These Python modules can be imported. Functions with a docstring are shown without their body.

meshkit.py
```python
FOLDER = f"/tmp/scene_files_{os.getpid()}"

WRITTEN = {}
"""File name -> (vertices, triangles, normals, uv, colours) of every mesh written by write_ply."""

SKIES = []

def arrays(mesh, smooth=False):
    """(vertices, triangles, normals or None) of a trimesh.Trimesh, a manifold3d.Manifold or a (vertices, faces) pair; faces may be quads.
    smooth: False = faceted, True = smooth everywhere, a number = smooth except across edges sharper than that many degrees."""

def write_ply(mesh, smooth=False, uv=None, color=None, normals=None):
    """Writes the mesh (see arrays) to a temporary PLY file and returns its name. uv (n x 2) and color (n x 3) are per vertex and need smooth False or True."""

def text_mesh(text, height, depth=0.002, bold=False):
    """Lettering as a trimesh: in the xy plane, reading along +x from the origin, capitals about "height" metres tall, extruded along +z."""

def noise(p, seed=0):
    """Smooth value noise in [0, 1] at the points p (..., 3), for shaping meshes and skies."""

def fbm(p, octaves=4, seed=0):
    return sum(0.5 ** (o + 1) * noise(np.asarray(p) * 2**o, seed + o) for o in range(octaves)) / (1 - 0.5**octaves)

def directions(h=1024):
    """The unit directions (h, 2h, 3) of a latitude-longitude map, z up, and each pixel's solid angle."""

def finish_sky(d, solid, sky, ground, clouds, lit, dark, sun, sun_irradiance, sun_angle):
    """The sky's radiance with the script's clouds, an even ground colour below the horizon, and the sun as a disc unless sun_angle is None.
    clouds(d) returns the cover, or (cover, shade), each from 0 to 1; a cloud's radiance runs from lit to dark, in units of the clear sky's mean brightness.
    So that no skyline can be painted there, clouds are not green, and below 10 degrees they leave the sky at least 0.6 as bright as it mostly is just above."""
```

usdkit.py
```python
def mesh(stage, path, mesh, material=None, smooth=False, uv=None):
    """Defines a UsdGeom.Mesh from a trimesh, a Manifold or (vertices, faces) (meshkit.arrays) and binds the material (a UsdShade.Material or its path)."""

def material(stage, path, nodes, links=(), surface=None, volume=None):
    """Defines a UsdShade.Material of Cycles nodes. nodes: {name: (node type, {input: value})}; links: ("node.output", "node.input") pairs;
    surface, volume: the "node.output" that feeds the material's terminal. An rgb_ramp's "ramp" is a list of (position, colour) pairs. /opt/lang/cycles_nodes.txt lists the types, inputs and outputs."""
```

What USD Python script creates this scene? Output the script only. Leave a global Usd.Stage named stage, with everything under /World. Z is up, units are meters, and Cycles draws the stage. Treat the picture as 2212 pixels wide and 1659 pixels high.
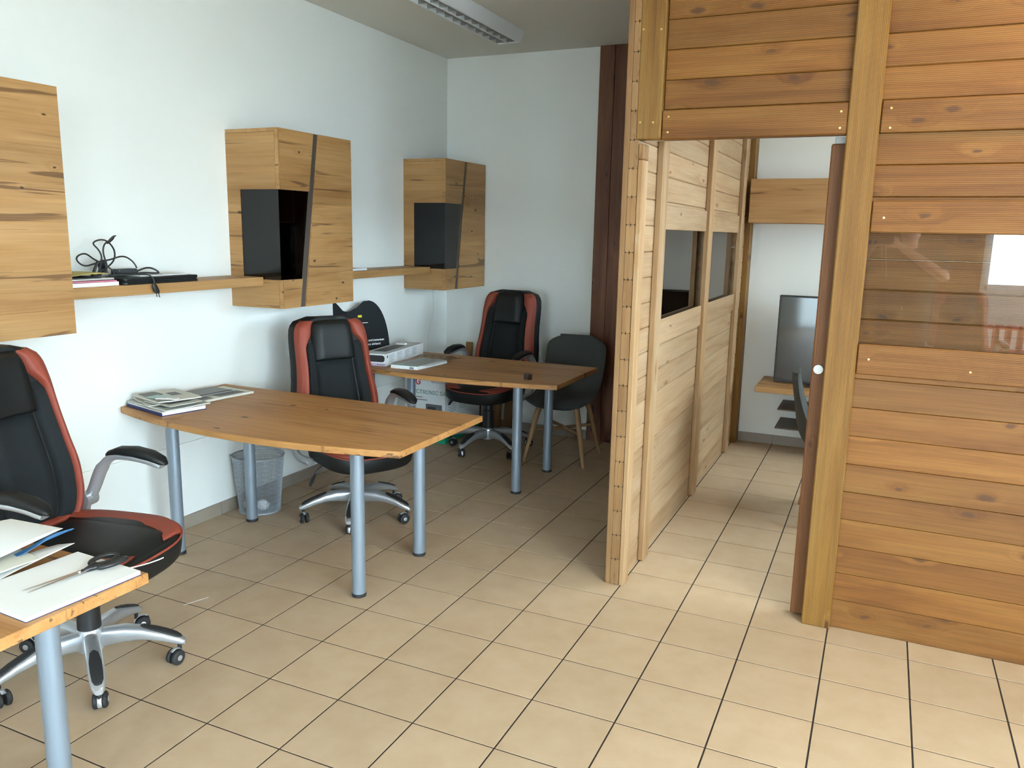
import math, random
import numpy as np, trimesh, usdkit, meshkit
from pxr import Usd, UsdGeom, UsdLux, UsdShade, Gf, Sdf, Vt
from shapely.geometry import Polygon, box as sbox

stage = Usd.Stage.CreateInMemory()
UsdGeom.SetStageUpAxis(stage, 'Z'); UsdGeom.SetStageMetersPerUnit(stage, 1.0)
UsdGeom.Xform.Define(stage, '/World'); UsdGeom.Scope.Define(stage, '/World/Looks')
rnd = random.Random(7); nr = np.random.default_rng(7)

# ------------------------------------------------------------------ camera, sky, exposure
CAM_R = np.array([[0.90810956, 0.41828886, 0.01927344], [0.09512931, -0.16126471, -0.98231569], [-0.40778358, 0.89388373, -0.18623755]])  # right, down, forward
CAM_C = np.array([2.4744, -1.4542, 1.6004]); FPX = 1735.0
cam = UsdGeom.Camera.Define(stage, '/World/camera')
cm = np.eye(4); cm[0, :3], cm[1, :3], cm[2, :3], cm[3, :3] = CAM_R[0], -CAM_R[1], -CAM_R[2], CAM_C
cam.AddTransformOp().Set(Gf.Matrix4d(*[float(x) for x in cm.ravel()]))
cam.CreateHorizontalApertureAttr(36.0); cam.CreateVerticalApertureAttr(27.0); cam.CreateFocalLengthAttr(36.0 * FPX / 2212)
cam.CreateClippingRangeAttr(Gf.Vec2f(0.03, 200)); cam.CreateExposureAttr(0.14)
sky = UsdLux.DomeLight.Define(stage, '/World/sky')
sky.CreateIntensityAttr(8.8); sky.CreateColorAttr(Gf.Vec3f(0.66, 0.86, 1.0))
LAMP_W = 37.0; LAMP_COL = (1.0, 0.93, 0.80)

# ------------------------------------------------------------------ helpers
def lin(r, g, b):
    return tuple(((c / 255) / 12.92 if c / 255 < 0.04045 else ((c / 255 + 0.055) / 1.055) ** 2.4) for c in (r, g, b))
counts = {}
def numbered(parent, name):
    k = (parent, name); n = counts.get(k, 0); counts[k] = n + 1
    return f'{parent}/{name}' if n == 0 else f'{parent}/{name}_{n:03d}'
def pth(p): return '/World' if p is None else str(p.GetPath())
def obj(name, mesh, m, parent=None, smooth=False, label=None, kind=None):
    p = usdkit.mesh(stage, numbered(pth(parent), name), mesh, m, smooth=smooth).GetPrim()
    if label: p.SetCustomDataByKey('label', label)
    if kind: p.SetCustomDataByKey('kind', kind)
    return p
def tag(p, label, cat, group=None, kind=None):
    for k, v in (('label', label), ('category', cat), ('group', group), ('kind', kind)):
        if v: p.SetCustomDataByKey(k, v)
    return p
def thing(name, label, cat, loc=(0, 0, 0), rotz=0, group=None, kind=None):
    x = UsdGeom.Xform.Define(stage, numbered('/World', name)); x.AddTranslateOp().Set(Gf.Vec3d(*[float(c) for c in loc])); x.AddRotateZOp().Set(float(rotz))
    return tag(x.GetPrim(), label, cat, group, kind)
def cat(*ms): return trimesh.util.concatenate([m for m in ms])
def cbox(x0, x1, y0, y1, z0, z1, c=0.002):
    c = min(c, (x1 - x0) / 2.01, (y1 - y0) / 2.01, (z1 - z0) / 2.01)
    if c <= 0: return trimesh.creation.box(bounds=[[x0, y0, z0], [x1, y1, z1]])
    P = []
    for X, sx in ((x0, 1), (x1, -1)):
        for Y, sy in ((y0, 1), (y1, -1)):
            for Z, sz in ((z0, 1), (z1, -1)):
                P += [(X + sx * c, Y + sy * c, Z), (X + sx * c, Y, Z + sz * c), (X, Y + sy * c, Z + sz * c)]
    return trimesh.Trimesh(*hull(np.array(P)), process=False)
def hull(P):
    h = trimesh.convex.convex_hull(P); return np.array(h.vertices), np.array(h.faces)
def loft(rings, cap=True):
    rings = np.asarray(rings, float); m, n = rings.shape[:2]; v = rings.reshape(-1, 3); f = []
    i, j = np.meshgrid(np.arange(m - 1), np.arange(n), indexing='ij'); a = i * n + j; b = i * n + (j + 1) % n; c = (i + 1) * n + (j + 1) % n; d = (i + 1) * n + j
    f = np.vstack([np.stack([a, b, c], -1).reshape(-1, 3), np.stack([a, c, d], -1).reshape(-1, 3)])
    if cap:
        v = np.vstack([v, rings[0].mean(0), rings[-1].mean(0)]); k = np.arange(n)
        f = np.vstack([f, np.stack([(k + 1) % n, k, np.full(n, m * n)], 1), np.stack([(m - 1) * n + k, (m - 1) * n + (k + 1) % n, np.full(n, m * n + 1)], 1)])
    t = trimesh.Trimesh(v, f, process=False)
    if t.volume < 0: t.invert()
    return t
def ring(c, a, b, n=16, p=2.0):
    t = np.arange(n) * 2 * np.pi / n; cs, sn = np.cos(t), np.sin(t)
    return np.asarray(c) + np.outer(np.sign(cs) * np.abs(cs) ** (2 / p), a) + np.outer(np.sign(sn) * np.abs(sn) ** (2 / p), b)
def tube(path, r, n=8):
    p = np.asarray(path, float); t = np.gradient(p, axis=0); t /= np.linalg.norm(t, axis=1, keepdims=True) + 1e-12
    a = np.cross(t[0], [0, 0, 1.0]); a = a if np.linalg.norm(a) > 1e-3 else np.array([1.0, 0, 0]); rs = np.broadcast_to(r, (len(p),)); R = []
    for k in range(len(p)):
        a = a - t[k] * (a @ t[k]); a /= np.linalg.norm(a); R.append(ring(p[k], a * rs[k], np.cross(t[k], a) * rs[k], n))
    return loft(R)
def spline(pts, n=40):
    from scipy.interpolate import CubicSpline
    p = np.asarray(pts, float); d = np.r_[0, np.cumsum(np.linalg.norm(np.diff(p, axis=0), axis=1))]
    return CubicSpline(d, p)(np.linspace(0, d[-1], n))
def lathe(prof, n=24, c=(0, 0, 0)):
    return loft([ring((c[0], c[1], c[2] + z), (max(r, 1e-4), 0, 0), (0, max(r, 1e-4), 0), n) for r, z in prof])
def slab(poly, z0, z1, c=0.0015):
    p = np.array(Polygon(poly).exterior.coords)[:-1]; q = np.array(Polygon(poly).buffer(-c, join_style=2).exterior.coords)[:-1]
    if len(q) != len(p):
        ctr = p.mean(0); q = ctr + (p - ctr) * 0.998
    else:
        k = int(np.argmin(np.linalg.norm(q - p[0], axis=1))); q = np.roll(q, -k, axis=0)
        if len(q) > 2 and np.linalg.norm(q[1] - p[1]) > np.linalg.norm(q[-1] - p[1]): q = np.roll(q[::-1], 1, axis=0)
    L = lambda a, z: np.c_[a, np.full(len(a), z)]
    body = [L(q, z0), L(p, z0 + c), L(p, z1 - c), L(q, z1)]
    side = loft(body, cap=False)
    tv, tf = trimesh.creation.triangulate_polygon(Polygon(q), engine='earcut')
    tv = np.asarray(tv); top = trimesh.Trimesh(np.c_[tv, np.full(len(tv), z1)], tf, process=False); bot = trimesh.Trimesh(np.c_[tv, np.full(len(tv), z0)], np.asarray(tf)[:, ::-1], process=False)
    if top.face_normals[0][2] < 0: top.invert(); bot.invert()
    t = cat(side, top, bot); t.merge_vertices(); trimesh.repair.fix_normals(t)
    return t
def extrude(poly, h): return trimesh.creation.extrude_polygon(poly if hasattr(poly, 'area') else Polygon(poly), h, engine='earcut')
def place(m, o, r, u):
    m = m.copy(); r, u = np.asarray(r, float), np.asarray(u, float); n = np.cross(r, u); v = np.asarray(m.vertices)
    m.vertices = np.asarray(o) + v[:, :1] * r + v[:, 1:2] * u + v[:, 2:3] * n
    return m
def xf(m, loc=(0, 0, 0), rz=0, rx=0, ry=0):
    T = trimesh.transformations.euler_matrix(math.radians(rx), math.radians(ry), math.radians(rz)); T[:3, 3] = loc
    m = m.copy(); m.apply_transform(T); return m

# ------------------------------------------------------------------ materials
def mat(name, nodes, links, surface='p.BSDF'): return usdkit.material(stage, '/World/Looks/' + name, nodes, links, surface=surface)
def plain(name, col, rough=0.5, metal=0.0, bump=None, **kw):
    n = {'p': ('principled_bsdf', {'base_color': col, 'roughness': rough, 'metallic': metal, **kw})}; l = []
    if bump:
        n |= {'t': ('texture_coordinate', {}), 'n': ('noise_texture', {'scale': bump[0], 'detail': 3}), 'b': ('bump', {'strength': bump[1], 'distance': bump[2]})}
        l += [('t.object', 'n.vector'), ('n.fac', 'b.height'), ('b.normal', 'p.normal')]
    return mat(name, n, l)
AX = {'x': 0, 'y': 1, 'z': 2}
def vec(a, along, across, thick=None, thick_v=None):
    v = [across] * 3; v[AX[a]] = along
    if thick: v[AX[thick]] = thick_v
    return tuple(v)
def wood(name, a, thick, dark, mid, light, k=1.0, sat=1.0, knot=None, knot_amt=0.6, knot_s=(2.4, 6.0), rough=0.55, vary=0.12, grain=(0.9, 11.0), ribs=None, stave=None, knot_r=0.10, fine=0.35, streak=None, streak_amt=0.0, streak_s=(1.2, 26.0), bump_s=0.25):
    """wood with the grain running along axis a on boards whose thickness runs along axis thick; ribs: milled grooves per metre across the board"""
    ac = [q for q in 'xyz' if q not in (a, thick)][0]
    dark, mid, light = (tuple(c * k for c in col) for col in (dark, mid, light))
    N = {'tc': ('texture_coordinate', {}), 'oi': ('object_info', {}), 'r1': ('math', {'math_type': 'multiply', 'value2': 53.0}), 'r2': ('math', {'math_type': 'multiply', 'value2': 17.3}),
         'cv': ('combine_xyz', {}), 'v0': ('vector_math', {'math_type': 'add'}),
         'kn': ('noise_texture', {'scale': 26.0, 'detail': 2}), 'kns': ('vector_math', {'math_type': 'scale', 'scale': 0.022}), 'kna': ('vector_math', {'math_type': 'add'}), 'ks': ('separate_xyz', {}), 'ka': ('math', {'math_type': 'multiply', 'value2': knot_s[0]}), 'kb': ('math', {'math_type': 'multiply', 'value2': knot_s[1]}), 'mk': ('combine_xyz', {}), 'vk': ('voronoi_texture', {'scale': 1.0, 'feature': 'f1', 'dimensions': '2D', 'randomness': 0.9}),
         'kc': ('separate_color', {}), 'keep': ('math', {'math_type': 'greater_than', 'value2': 1 - knot_amt}),
         'kr': ('map_range', {'from_min': 0, 'from_max': 1, 'to_min': knot_r * 0.45, 'to_max': knot_r * 1.35}), 'kq': ('math', {'math_type': 'multiply', 'value2': 0.35}), 'kd': ('map_range', {'range_type': 'smoothstep', 'to_min': 1.0, 'to_max': 0.0, 'clamp': True}), 'kf': ('math', {'math_type': 'multiply'}),
         'wd': ('map_range', {'range_type': 'smoothstep', 'from_min': 0.0, 'from_max': knot_r * 3.2, 'to_min': 0.9, 'to_max': 0.0, 'clamp': True}), 'wf': ('math', {'math_type': 'multiply'}),
         'mg': ('mapping', {'scale': vec(a, grain[0], grain[1])}), 'wv': ('combine_xyz', {}), 'vg': ('vector_math', {'math_type': 'add'}),
         'n1': ('noise_texture', {'scale': 1.0, 'detail': 4.0, 'roughness': 0.62, 'distortion': 0.5}),
         'ramp': ('rgb_ramp', {'ramp': [(0.26, dark), (0.47, mid), (0.74, light)]}),
         'mf': ('mapping', {'scale': vec(a, 2.5, 150.0)}), 'n2': ('noise_texture', {'scale': 1.0, 'detail': 2.0}),
         'fr': ('map_range', {'from_min': 0.3, 'from_max': 0.7, 'to_min': 1 - fine, 'to_max': 1.06, 'clamp': True}), 'mul': ('mix', {'mix_type': 'multiply', 'fac': 1.0}),
         'km': ('mix', {'color2': knot or dark}), 'tv': ('map_range', {'from_min': 0, 'from_max': 1, 'to_min': 1 - vary, 'to_max': 1 + vary, 'clamp': True}),
         'hs': ('hsv', {'saturation': sat}), 'b': ('bump', {'strength': bump_s, 'distance': 0.002}), 'p': ('principled_bsdf', {'roughness': rough, 'specular_ior_level': 0.35})}
    L = [('oi.random', 'r1.value1'), ('oi.random', 'r2.value1'), ('r1.value', 'cv.x'), ('r2.value', 'cv.y'), ('r1.value', 'cv.z'), ('tc.object', 'v0.vector1'), ('cv.vector', 'v0.vector2'),
         ('v0.vector', 'kn.vector'), ('kn.color', 'kns.vector1'), ('v0.vector', 'kna.vector1'), ('kns.vector', 'kna.vector2'), ('kna.vector', 'ks.vector'), (f'ks.{a}', 'ka.value1'), (f'ks.{ac}', 'kb.value1'), ('ka.value', 'mk.x'), ('kb.value', 'mk.y'), ('mk.vector', 'vk.vector'), ('vk.color', 'kc.color'), ('kc.r', 'keep.value1'), ('kc.g', 'kr.value'), ('kr.result', 'kq.value1'), ('kr.result', 'kd.from_max'), ('kq.value', 'kd.from_min'), ('vk.distance', 'kd.value'), ('kd.result', 'kf.value1'), ('keep.value', 'kf.value2'),
         ('vk.distance', 'wd.value'), ('wd.result', 'wf.value1'), ('keep.value', 'wf.value2'), ('wf.value', 'wv.' + ac), ('v0.vector', 'mg.vector'), ('mg.vector', 'vg.vector1'), ('wv.vector', 'vg.vector2'), ('vg.vector', 'n1.vector'),
         ('n1.fac', 'ramp.fac'), ('v0.vector', 'mf.vector'), ('mf.vector', 'n2.vector'), ('n2.fac', 'fr.value'), ('ramp.color', 'mul.color1'), ('fr.result', 'mul.color2'),
         ('kf.value', 'km.fac'), ('oi.random', 'tv.value'), ('tv.result', 'hs.value'), ('n2.fac', 'b.height'), ('b.normal', 'p.normal'), ('hs.color', 'p.base_color')]
    last = 'mul.color'
    if stave:      # boards glued side by side: a tone for each, and a fine dark joint
        N |= {'sx': ('separate_xyz', {}), 'sm': ('math', {'math_type': 'multiply', 'value2': 1 / stave[0]}), 'sa': ('math', {'math_type': 'add', 'value2': stave[1]}), 'sf': ('math', {'math_type': 'floor'}), 'wn': ('white_noise_texture', {'dimensions': '1D'}),
              'st': ('map_range', {'from_min': 0, 'from_max': 1, 'to_min': 1 - stave[2], 'to_max': 1 + stave[2] * 0.6, 'clamp': True}), 'sc': ('mix', {'mix_type': 'multiply', 'fac': 1.0}),
              'sq': ('math', {'math_type': 'fraction'}), 'sl': ('math', {'math_type': 'less_than', 'value2': 0.012}), 'nl': ('noise_texture', {'scale': 3.0, 'detail': 2}), 'ng': ('math', {'math_type': 'greater_than', 'value2': 0.5}), 'sj': ('math', {'math_type': 'multiply'}), 'sjm': ('mix', {'color2': knot or dark}), 'sjs': ('math', {'math_type': 'multiply', 'value2': 0.4})}
        L += [('tc.object', 'sx.vector'), (f'sx.{ac}', 'sm.value1'), ('sm.value', 'sa.value1'), ('sa.value', 'sf.value1'), ('sf.value', 'wn.w'), ('wn.value', 'st.value'), (last, 'sc.color1'), ('st.result', 'sc.color2'),
              ('sa.value', 'sq.value1'), ('sq.value', 'sl.value1'), ('v0.vector', 'nl.vector'), ('nl.fac', 'ng.value1'), ('sl.value', 'sj.value1'), ('ng.value', 'sj.value2'), ('sj.value', 'sjs.value1'), ('sjs.value', 'sjm.fac'), ('sc.color', 'sjm.color1')]
        last = 'sjm.color'
    if streak:     # long dark heart streaks
        N |= {'ms': ('mapping', {'scale': vec(a, streak_s[0], streak_s[1])}), 'ns': ('noise_texture', {'scale': 1.0, 'detail': 3, 'roughness': 0.55, 'distortion': 0.9}), 'rs': ('map_range', {'range_type': 'smoothstep', 'from_min': 0.61, 'from_max': 0.68, 'to_min': 0, 'to_max': streak_amt, 'clamp': True}), 'mst': ('mix', {'color2': streak})}
        L += [('v0.vector', 'ms.vector'), ('ms.vector', 'ns.vector'), ('ns.fac', 'rs.value'), ('rs.result', 'mst.fac'), (last, 'mst.color1')]
        last = 'mst.color'
    L += [(last, 'km.color1')]; last = 'km.color'
    if ribs:
        N |= {'rx': ('separate_xyz', {}), 'rm': ('math', {'math_type': 'multiply', 'value2': float(ribs)}), 'rf': ('math', {'math_type': 'pingpong', 'value2': 0.5}), 'rr': ('map_range', {'range_type': 'smoothstep', 'from_min': 0.04, 'from_max': 0.2, 'to_min': 0.55, 'to_max': 1.0, 'clamp': True}),
              'rmul': ('mix', {'mix_type': 'multiply', 'fac': 0.85}), 'b2': ('bump', {'strength': 0.6, 'distance': 0.0015})}
        L += [('tc.object', 'rx.vector'), (f'rx.{ac}', 'rm.value1'), ('rm.value', 'rf.value1'), ('rf.value', 'rr.value'), (last, 'rmul.color1'), ('rr.result', 'rmul.color2'), ('rr.result', 'b2.height'), ('b2.normal', 'b.normal')]
        last = 'rmul.color'
    L += [(last, 'hs.color')]
    return mat(name, N, L)

OAK = dict(k=0.86, sat=1.04, dark=lin(150, 108, 66), mid=lin(174, 132, 86), light=lin(188, 148, 102), knot=lin(60, 40, 26), streak=lin(84, 58, 38), streak_amt=0.75, knot_amt=0.30, knot_s=(4.5, 8.0), knot_r=0.075, rough=0.5, fine=0.12, vary=0.03)
M_OAK_Y = wood('oak_front', 'y', 'x', stave=(0.155, 0.37, 0.10), **OAK)
M_OAK_X = wood('oak_side', 'x', 'y', stave=(0.155, 0.37, 0.08), **OAK)
M_OAK_SH = wood('oak_shelf', 'y', 'z', **{**OAK, 'knot_amt': 0.0, 'streak_amt': 0.2})
M_DESK = wood('oak_desk', 'x', 'z', stave=(0.19, 0.28, 0.07), **{**OAK, 'k': 1.05, 'dark': lin(142, 98, 58), 'mid': lin(166, 120, 74), 'light': lin(180, 136, 90), 'knot_amt': 0.30, 'knot_s': (2.6, 5.0), 'knot_r': 0.085, 'streak_s': (1.3, 34.0), 'streak_amt': 0.85})
PINE = dict(k=0.50, sat=1.06, dark=lin(128, 78, 36), mid=lin(160, 106, 53), light=lin(180, 128, 70), knot=lin(84, 54, 30), knot_amt=0.45, knot_s=(3.6, 8.0), knot_r=0.115, rough=0.55, fine=0.18, vary=0.16)
M_PINE_X = wood('pine_plank', 'x', 'y', **PINE)
M_PINE_XR = wood('pine_plank_ribbed', 'x', 'y', ribs=150, **PINE)
M_PINE_ZR = wood('pine_post_ribbed', 'z', 'y', ribs=170, **{**PINE, 'k': 0.60, 'sat': 1.12, 'dark': lin(142, 98, 52), 'mid': lin(168, 124, 72), 'light': lin(182, 142, 88), 'knot_amt': 0.22, 'streak': lin(96, 62, 36), 'streak_amt': 0.75, 'streak_s': (0.5, 24.0)})
M_PINE_DOOR = wood('pine_door_stile', 'z', 'y', ribs=170, **{**PINE, 'k': 0.8, 'dark': lin(108, 68, 36), 'mid': lin(128, 84, 52), 'light': lin(144, 98, 62), 'knot_amt': 0.2})
LP = dict(k=0.56, dark=lin(174, 132, 90), mid=lin(202, 162, 118), light=lin(216, 182, 142), knot=lin(120, 76, 42), knot_amt=0.35, knot_s=(2.0, 7.2), knot_r=0.09, rough=0.6, fine=0.16, vary=0.10)
M_LP_Y = wood('light_pine_plank', 'y', 'x', streak=lin(160, 130, 104), streak_amt=0.55, **LP)
M_LP_Z = wood('light_pine_batten', 'z', 'x', **{**LP, 'mid': lin(198, 154, 104), 'dark': lin(170, 124, 78)})
M_END = wood('pine_end_grain', 'z', 'y', **{**LP, 'dark': lin(144, 100, 56), 'mid': lin(172, 126, 78), 'light': lin(188, 146, 98), 'knot_amt': 0.3, 'knot_s': (7, 30)})
M_DARK = wood('dark_panel', 'z', 'y', k=1.35, dark=lin(62, 34, 20), mid=lin(84, 50, 32), light=lin(102, 66, 44), knot=lin(40, 22, 14), knot_amt=0.5, knot_s=(2.0, 7.0), rough=0.5, vary=0.15, fine=0.2)
M_WLEG = wood('beech_leg', 'z', 'y', **{**LP, 'dark': lin(170, 124, 78), 'mid': lin(196, 152, 104), 'light': lin(208, 168, 120), 'knot_amt': 0.0, 'vary': 0.05})
M_SCRAP = wood('loose_board', 'z', 'y', **{**LP, 'dark': lin(120, 84, 46), 'mid': lin(150, 108, 62), 'light': lin(172, 130, 80), 'vary': 0.35})

def wall_mat(name, col, rough=0.9): return plain(name, col, rough, bump=(180, 0.12, 0.002), specular_ior_level=0.2)
M_WALL = wall_mat('white_plaster', (0.77, 0.77, 0.725)); M_CEIL = wall_mat('ceiling_plaster', (0.74, 0.72, 0.65))
M_TILE = mat('floor_tile', {'tc': ('texture_coordinate', {}), 'oi': ('object_info', {}), 'n': ('noise_texture', {'scale': 7.0, 'detail': 5, 'roughness': 0.6}), 'r': ('rgb_ramp', {'ramp': [(0.3, lin(178, 153, 124)), (0.55, lin(183, 159, 131)), (0.75, lin(186, 163, 136))]}),
    'tv': ('map_range', {'from_min': 0, 'from_max': 1, 'to_min': 0.95, 'to_max': 1.03}), 'h': ('hsv', {}), 'n2': ('noise_texture', {'scale': 60.0, 'detail': 2}), 'b': ('bump', {'strength': 0.08, 'distance': 0.002}), 'p': ('principled_bsdf', {'roughness': 0.55, 'specular_ior_level': 0.18})},
    [('tc.object', 'n.vector'), ('tc.object', 'n2.vector'), ('n.fac', 'r.fac'), ('oi.random', 'tv.value'), ('tv.result', 'h.value'), ('r.color', 'h.color'), ('h.color', 'p.base_color'), ('n2.fac', 'b.height'), ('b.normal', 'p.normal')])
M_GROUT = plain('grout', lin(44, 34, 27), 0.95)
M_SKIRT = plain('skirting_tile', lin(146, 134, 120), 0.4, bump=(20, 0.05, 0.002))
M_ALU = plain('silver_leg', (0.24, 0.285, 0.33), 0.40, 0.45); M_ALU2 = plain('cast_aluminium', (0.52, 0.54, 0.56), 0.33, 0.7)
M_BLACK = plain('black_plastic', (0.012, 0.012, 0.013), 0.42); M_RUB = plain('black_rubber', (0.014, 0.014, 0.015), 0.7)
M_LEATH = plain('black_leather', (0.007, 0.008, 0.008), 0.5, specular_ior_level=0.35, bump=(260, 0.18, 0.002)); M_MESH = plain('charcoal_fabric', (0.013, 0.015, 0.016), 0.85, specular_ior_level=0.2, bump=(500, 0.4, 0.002))
M_ORG = plain('orange_fabric', lin(138, 60, 42), 0.6, bump=(420, 0.25, 0.002)); M_SHELL = plain('black_shell', (0.008, 0.009, 0.009), 0.6, specular_ior_level=0.3)
M_GREYF = plain('grey_upholstery', lin(58, 60, 58), 0.9, bump=(600, 0.4, 0.002))
M_WHITE = plain('white_paint', (0.78, 0.80, 0.80), 0.4); M_STEEL = plain('brushed_steel', (0.6, 0.6, 0.6), 0.3, 1.0); M_LOUV = plain('louvre_aluminium', (0.45, 0.46, 0.45), 0.3, 0.8)
M_PAPER = plain('white_paper', (0.80, 0.80, 0.79), 0.75); M_NEWS = plain('newsprint', lin(206, 204, 192), 0.9, bump=(40, 0.2, 0.003)); M_NEWS2 = plain('newsprint_grey', lin(186, 186, 176), 0.9)
M_INK = plain('grey_print', lin(120, 120, 118), 0.8); M_INKD = plain('dark_print', lin(50, 50, 52), 0.8); M_BLUE = plain('blue_cover', lin(34, 40, 92), 0.5); M_BLUE2 = plain('blue_edge', lin(52, 104, 150), 0.5)
M_FOLD = plain('grey_folder', lin(124, 124, 122), 0.6); M_YEL = plain('yellow_paper', lin(196, 176, 96), 0.7); M_PINK = plain('pink_cover', lin(190, 110, 130), 0.6)
M_CARD = plain('black_card', (0.006, 0.007, 0.008), 0.6, specular_ior_level=0.25); M_TXT = plain('white_print', (0.85, 0.85, 0.85), 0.6); M_YTAG = plain('yellow_print', lin(222, 206, 50), 0.6)
M_BOXW = plain('white_carton', lin(226, 228, 228), 0.5); M_PURP = plain('lilac_print', lin(186, 176, 206), 0.5); M_RED = plain('red_print', lin(176, 24, 50), 0.5); M_GREEN = plain('green_print', lin(26, 150, 118), 0.5); M_TEAL = plain('teal_print', lin(70, 130, 122), 0.5)
M_PICT = plain('grey_picture', lin(96, 96, 100), 0.5); M_PICTD = plain('dark_picture', lin(48, 48, 52), 0.4); M_BROWN = plain('dark_brown_box', lin(48, 30, 20), 0.5)
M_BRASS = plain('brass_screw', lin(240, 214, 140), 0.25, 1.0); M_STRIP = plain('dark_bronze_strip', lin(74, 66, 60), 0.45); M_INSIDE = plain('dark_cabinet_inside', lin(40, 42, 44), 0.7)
M_CABLE = plain('white_cable', (0.7, 0.72, 0.72), 0.5); M_BCAB = plain('black_cable', (0.02, 0.021, 0.022), 0.5); M_DSH = plain('dark_shelf', lin(72, 62, 50), 0.5); M_WIRE = plain('bin_wire', lin(150, 156, 162), 0.5, 0.2)
def glass(name, tint=(1, 1, 1), ior=1.5, gl=(1, 1, 1), rough=0.0):
    return mat(name, {'f': ('fresnel', {'IOR': ior}), 't': ('transparent_bsdf', {'color': tint}), 'g': ('glossy_bsdf', {'color': gl, 'roughness': rough}), 'm': ('mix_closure', {})}, [('f.fac', 'm.fac'), ('t.BSDF', 'm.closure1'), ('g.BSDF', 'm.closure2')], surface='m.closure')
M_GLASS = glass('clear_pane', (0.985, 0.99, 0.988), 1.5); M_SMOKE = glass('smoked_pane', (0.10, 0.11, 0.12), 1.5)
M_SCREEN = plain('tv_screen', (0.008, 0.009, 0.010), 0.06, specular_ior_level=0.9)
M_PLAST = mat('clear_film', {'t': ('transparent_bsdf', {'color': (0.9, 0.9, 0.88)}), 'g': ('glossy_bsdf', {'color': (0.9, 0.9, 0.9), 'roughness': 0.12}), 'm': ('mix_closure', {'fac': 0.22})}, [('t.BSDF', 'm.closure1'), ('g.BSDF', 'm.closure2')], surface='m.closure')

# ------------------------------------------------------------------ setting: floor, walls, ceiling
XL, YB, YM, ZC, YR, XR = -0.815, 4.41, 4.98, 2.93, -4.2, 5.2
def seen(p):
    d = CAM_R @ (np.asarray(p, float) - CAM_C)
    if d[2] < 0.2: return False
    return -60 < 1106 + FPX * d[0] / d[2] < 2272 and -60 < 829 + FPX * d[1] / d[2] < 1719
fl = thing('floor', 'beige square ceramic tiles with dark joints covering the whole floor', 'floor', kind='structure')
obj('grout', trimesh.creation.box(bounds=[[XL - 0.2, YR - 0.2, -0.12], [XR + 0.2, YM + 0.2, -0.0012]]), M_GROUT, fl)
near, rest = [], []
for i in range(-3, 18):
    for j in range(-14, 17):
        x0, x1, y0, y1 = i * 0.3 + 0.0029, i * 0.3 + 0.2971, j * 0.3 + 0.0026, j * 0.3 + 0.2974
        x0, x1, y0, y1 = max(x0, XL), min(x1, XR), max(y0, YR), min(y1, YM)
        if x1 - x0 < 0.01 or y1 - y0 < 0.01: continue
        m = cbox(x0, x1, y0, y1, -0.012, 0.0, 0.0004); c = ((x0 + x1) / 2, (y0 + y1) / 2, 0)
        vis = any(seen((a, b, 0)) for a in (x0, c[0], x1) for b in (y0, c[1], y1)) and not (c[1] > YB and c[0] < 1.4) and not (c[0] > 2.45 and c[1] > 2.0)
        (near if vis else rest).append((np.hypot(c[0] - CAM_C[0], c[1] - CAM_C[1]), m))
near.sort(key=lambda t: t[0]); rest += near[295:]
for _, m in near[:295]: obj('tile', m, M_TILE, fl)
obj('tile_field', cat(*[m for _, m in rest]), M_TILE, fl, kind='stuff')
def wall(name, b, m=M_WALL, label='', cat_='wall'):
    return tag(obj(name, trimesh.creation.box(bounds=b), m), label, cat_, kind='structure')
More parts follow.
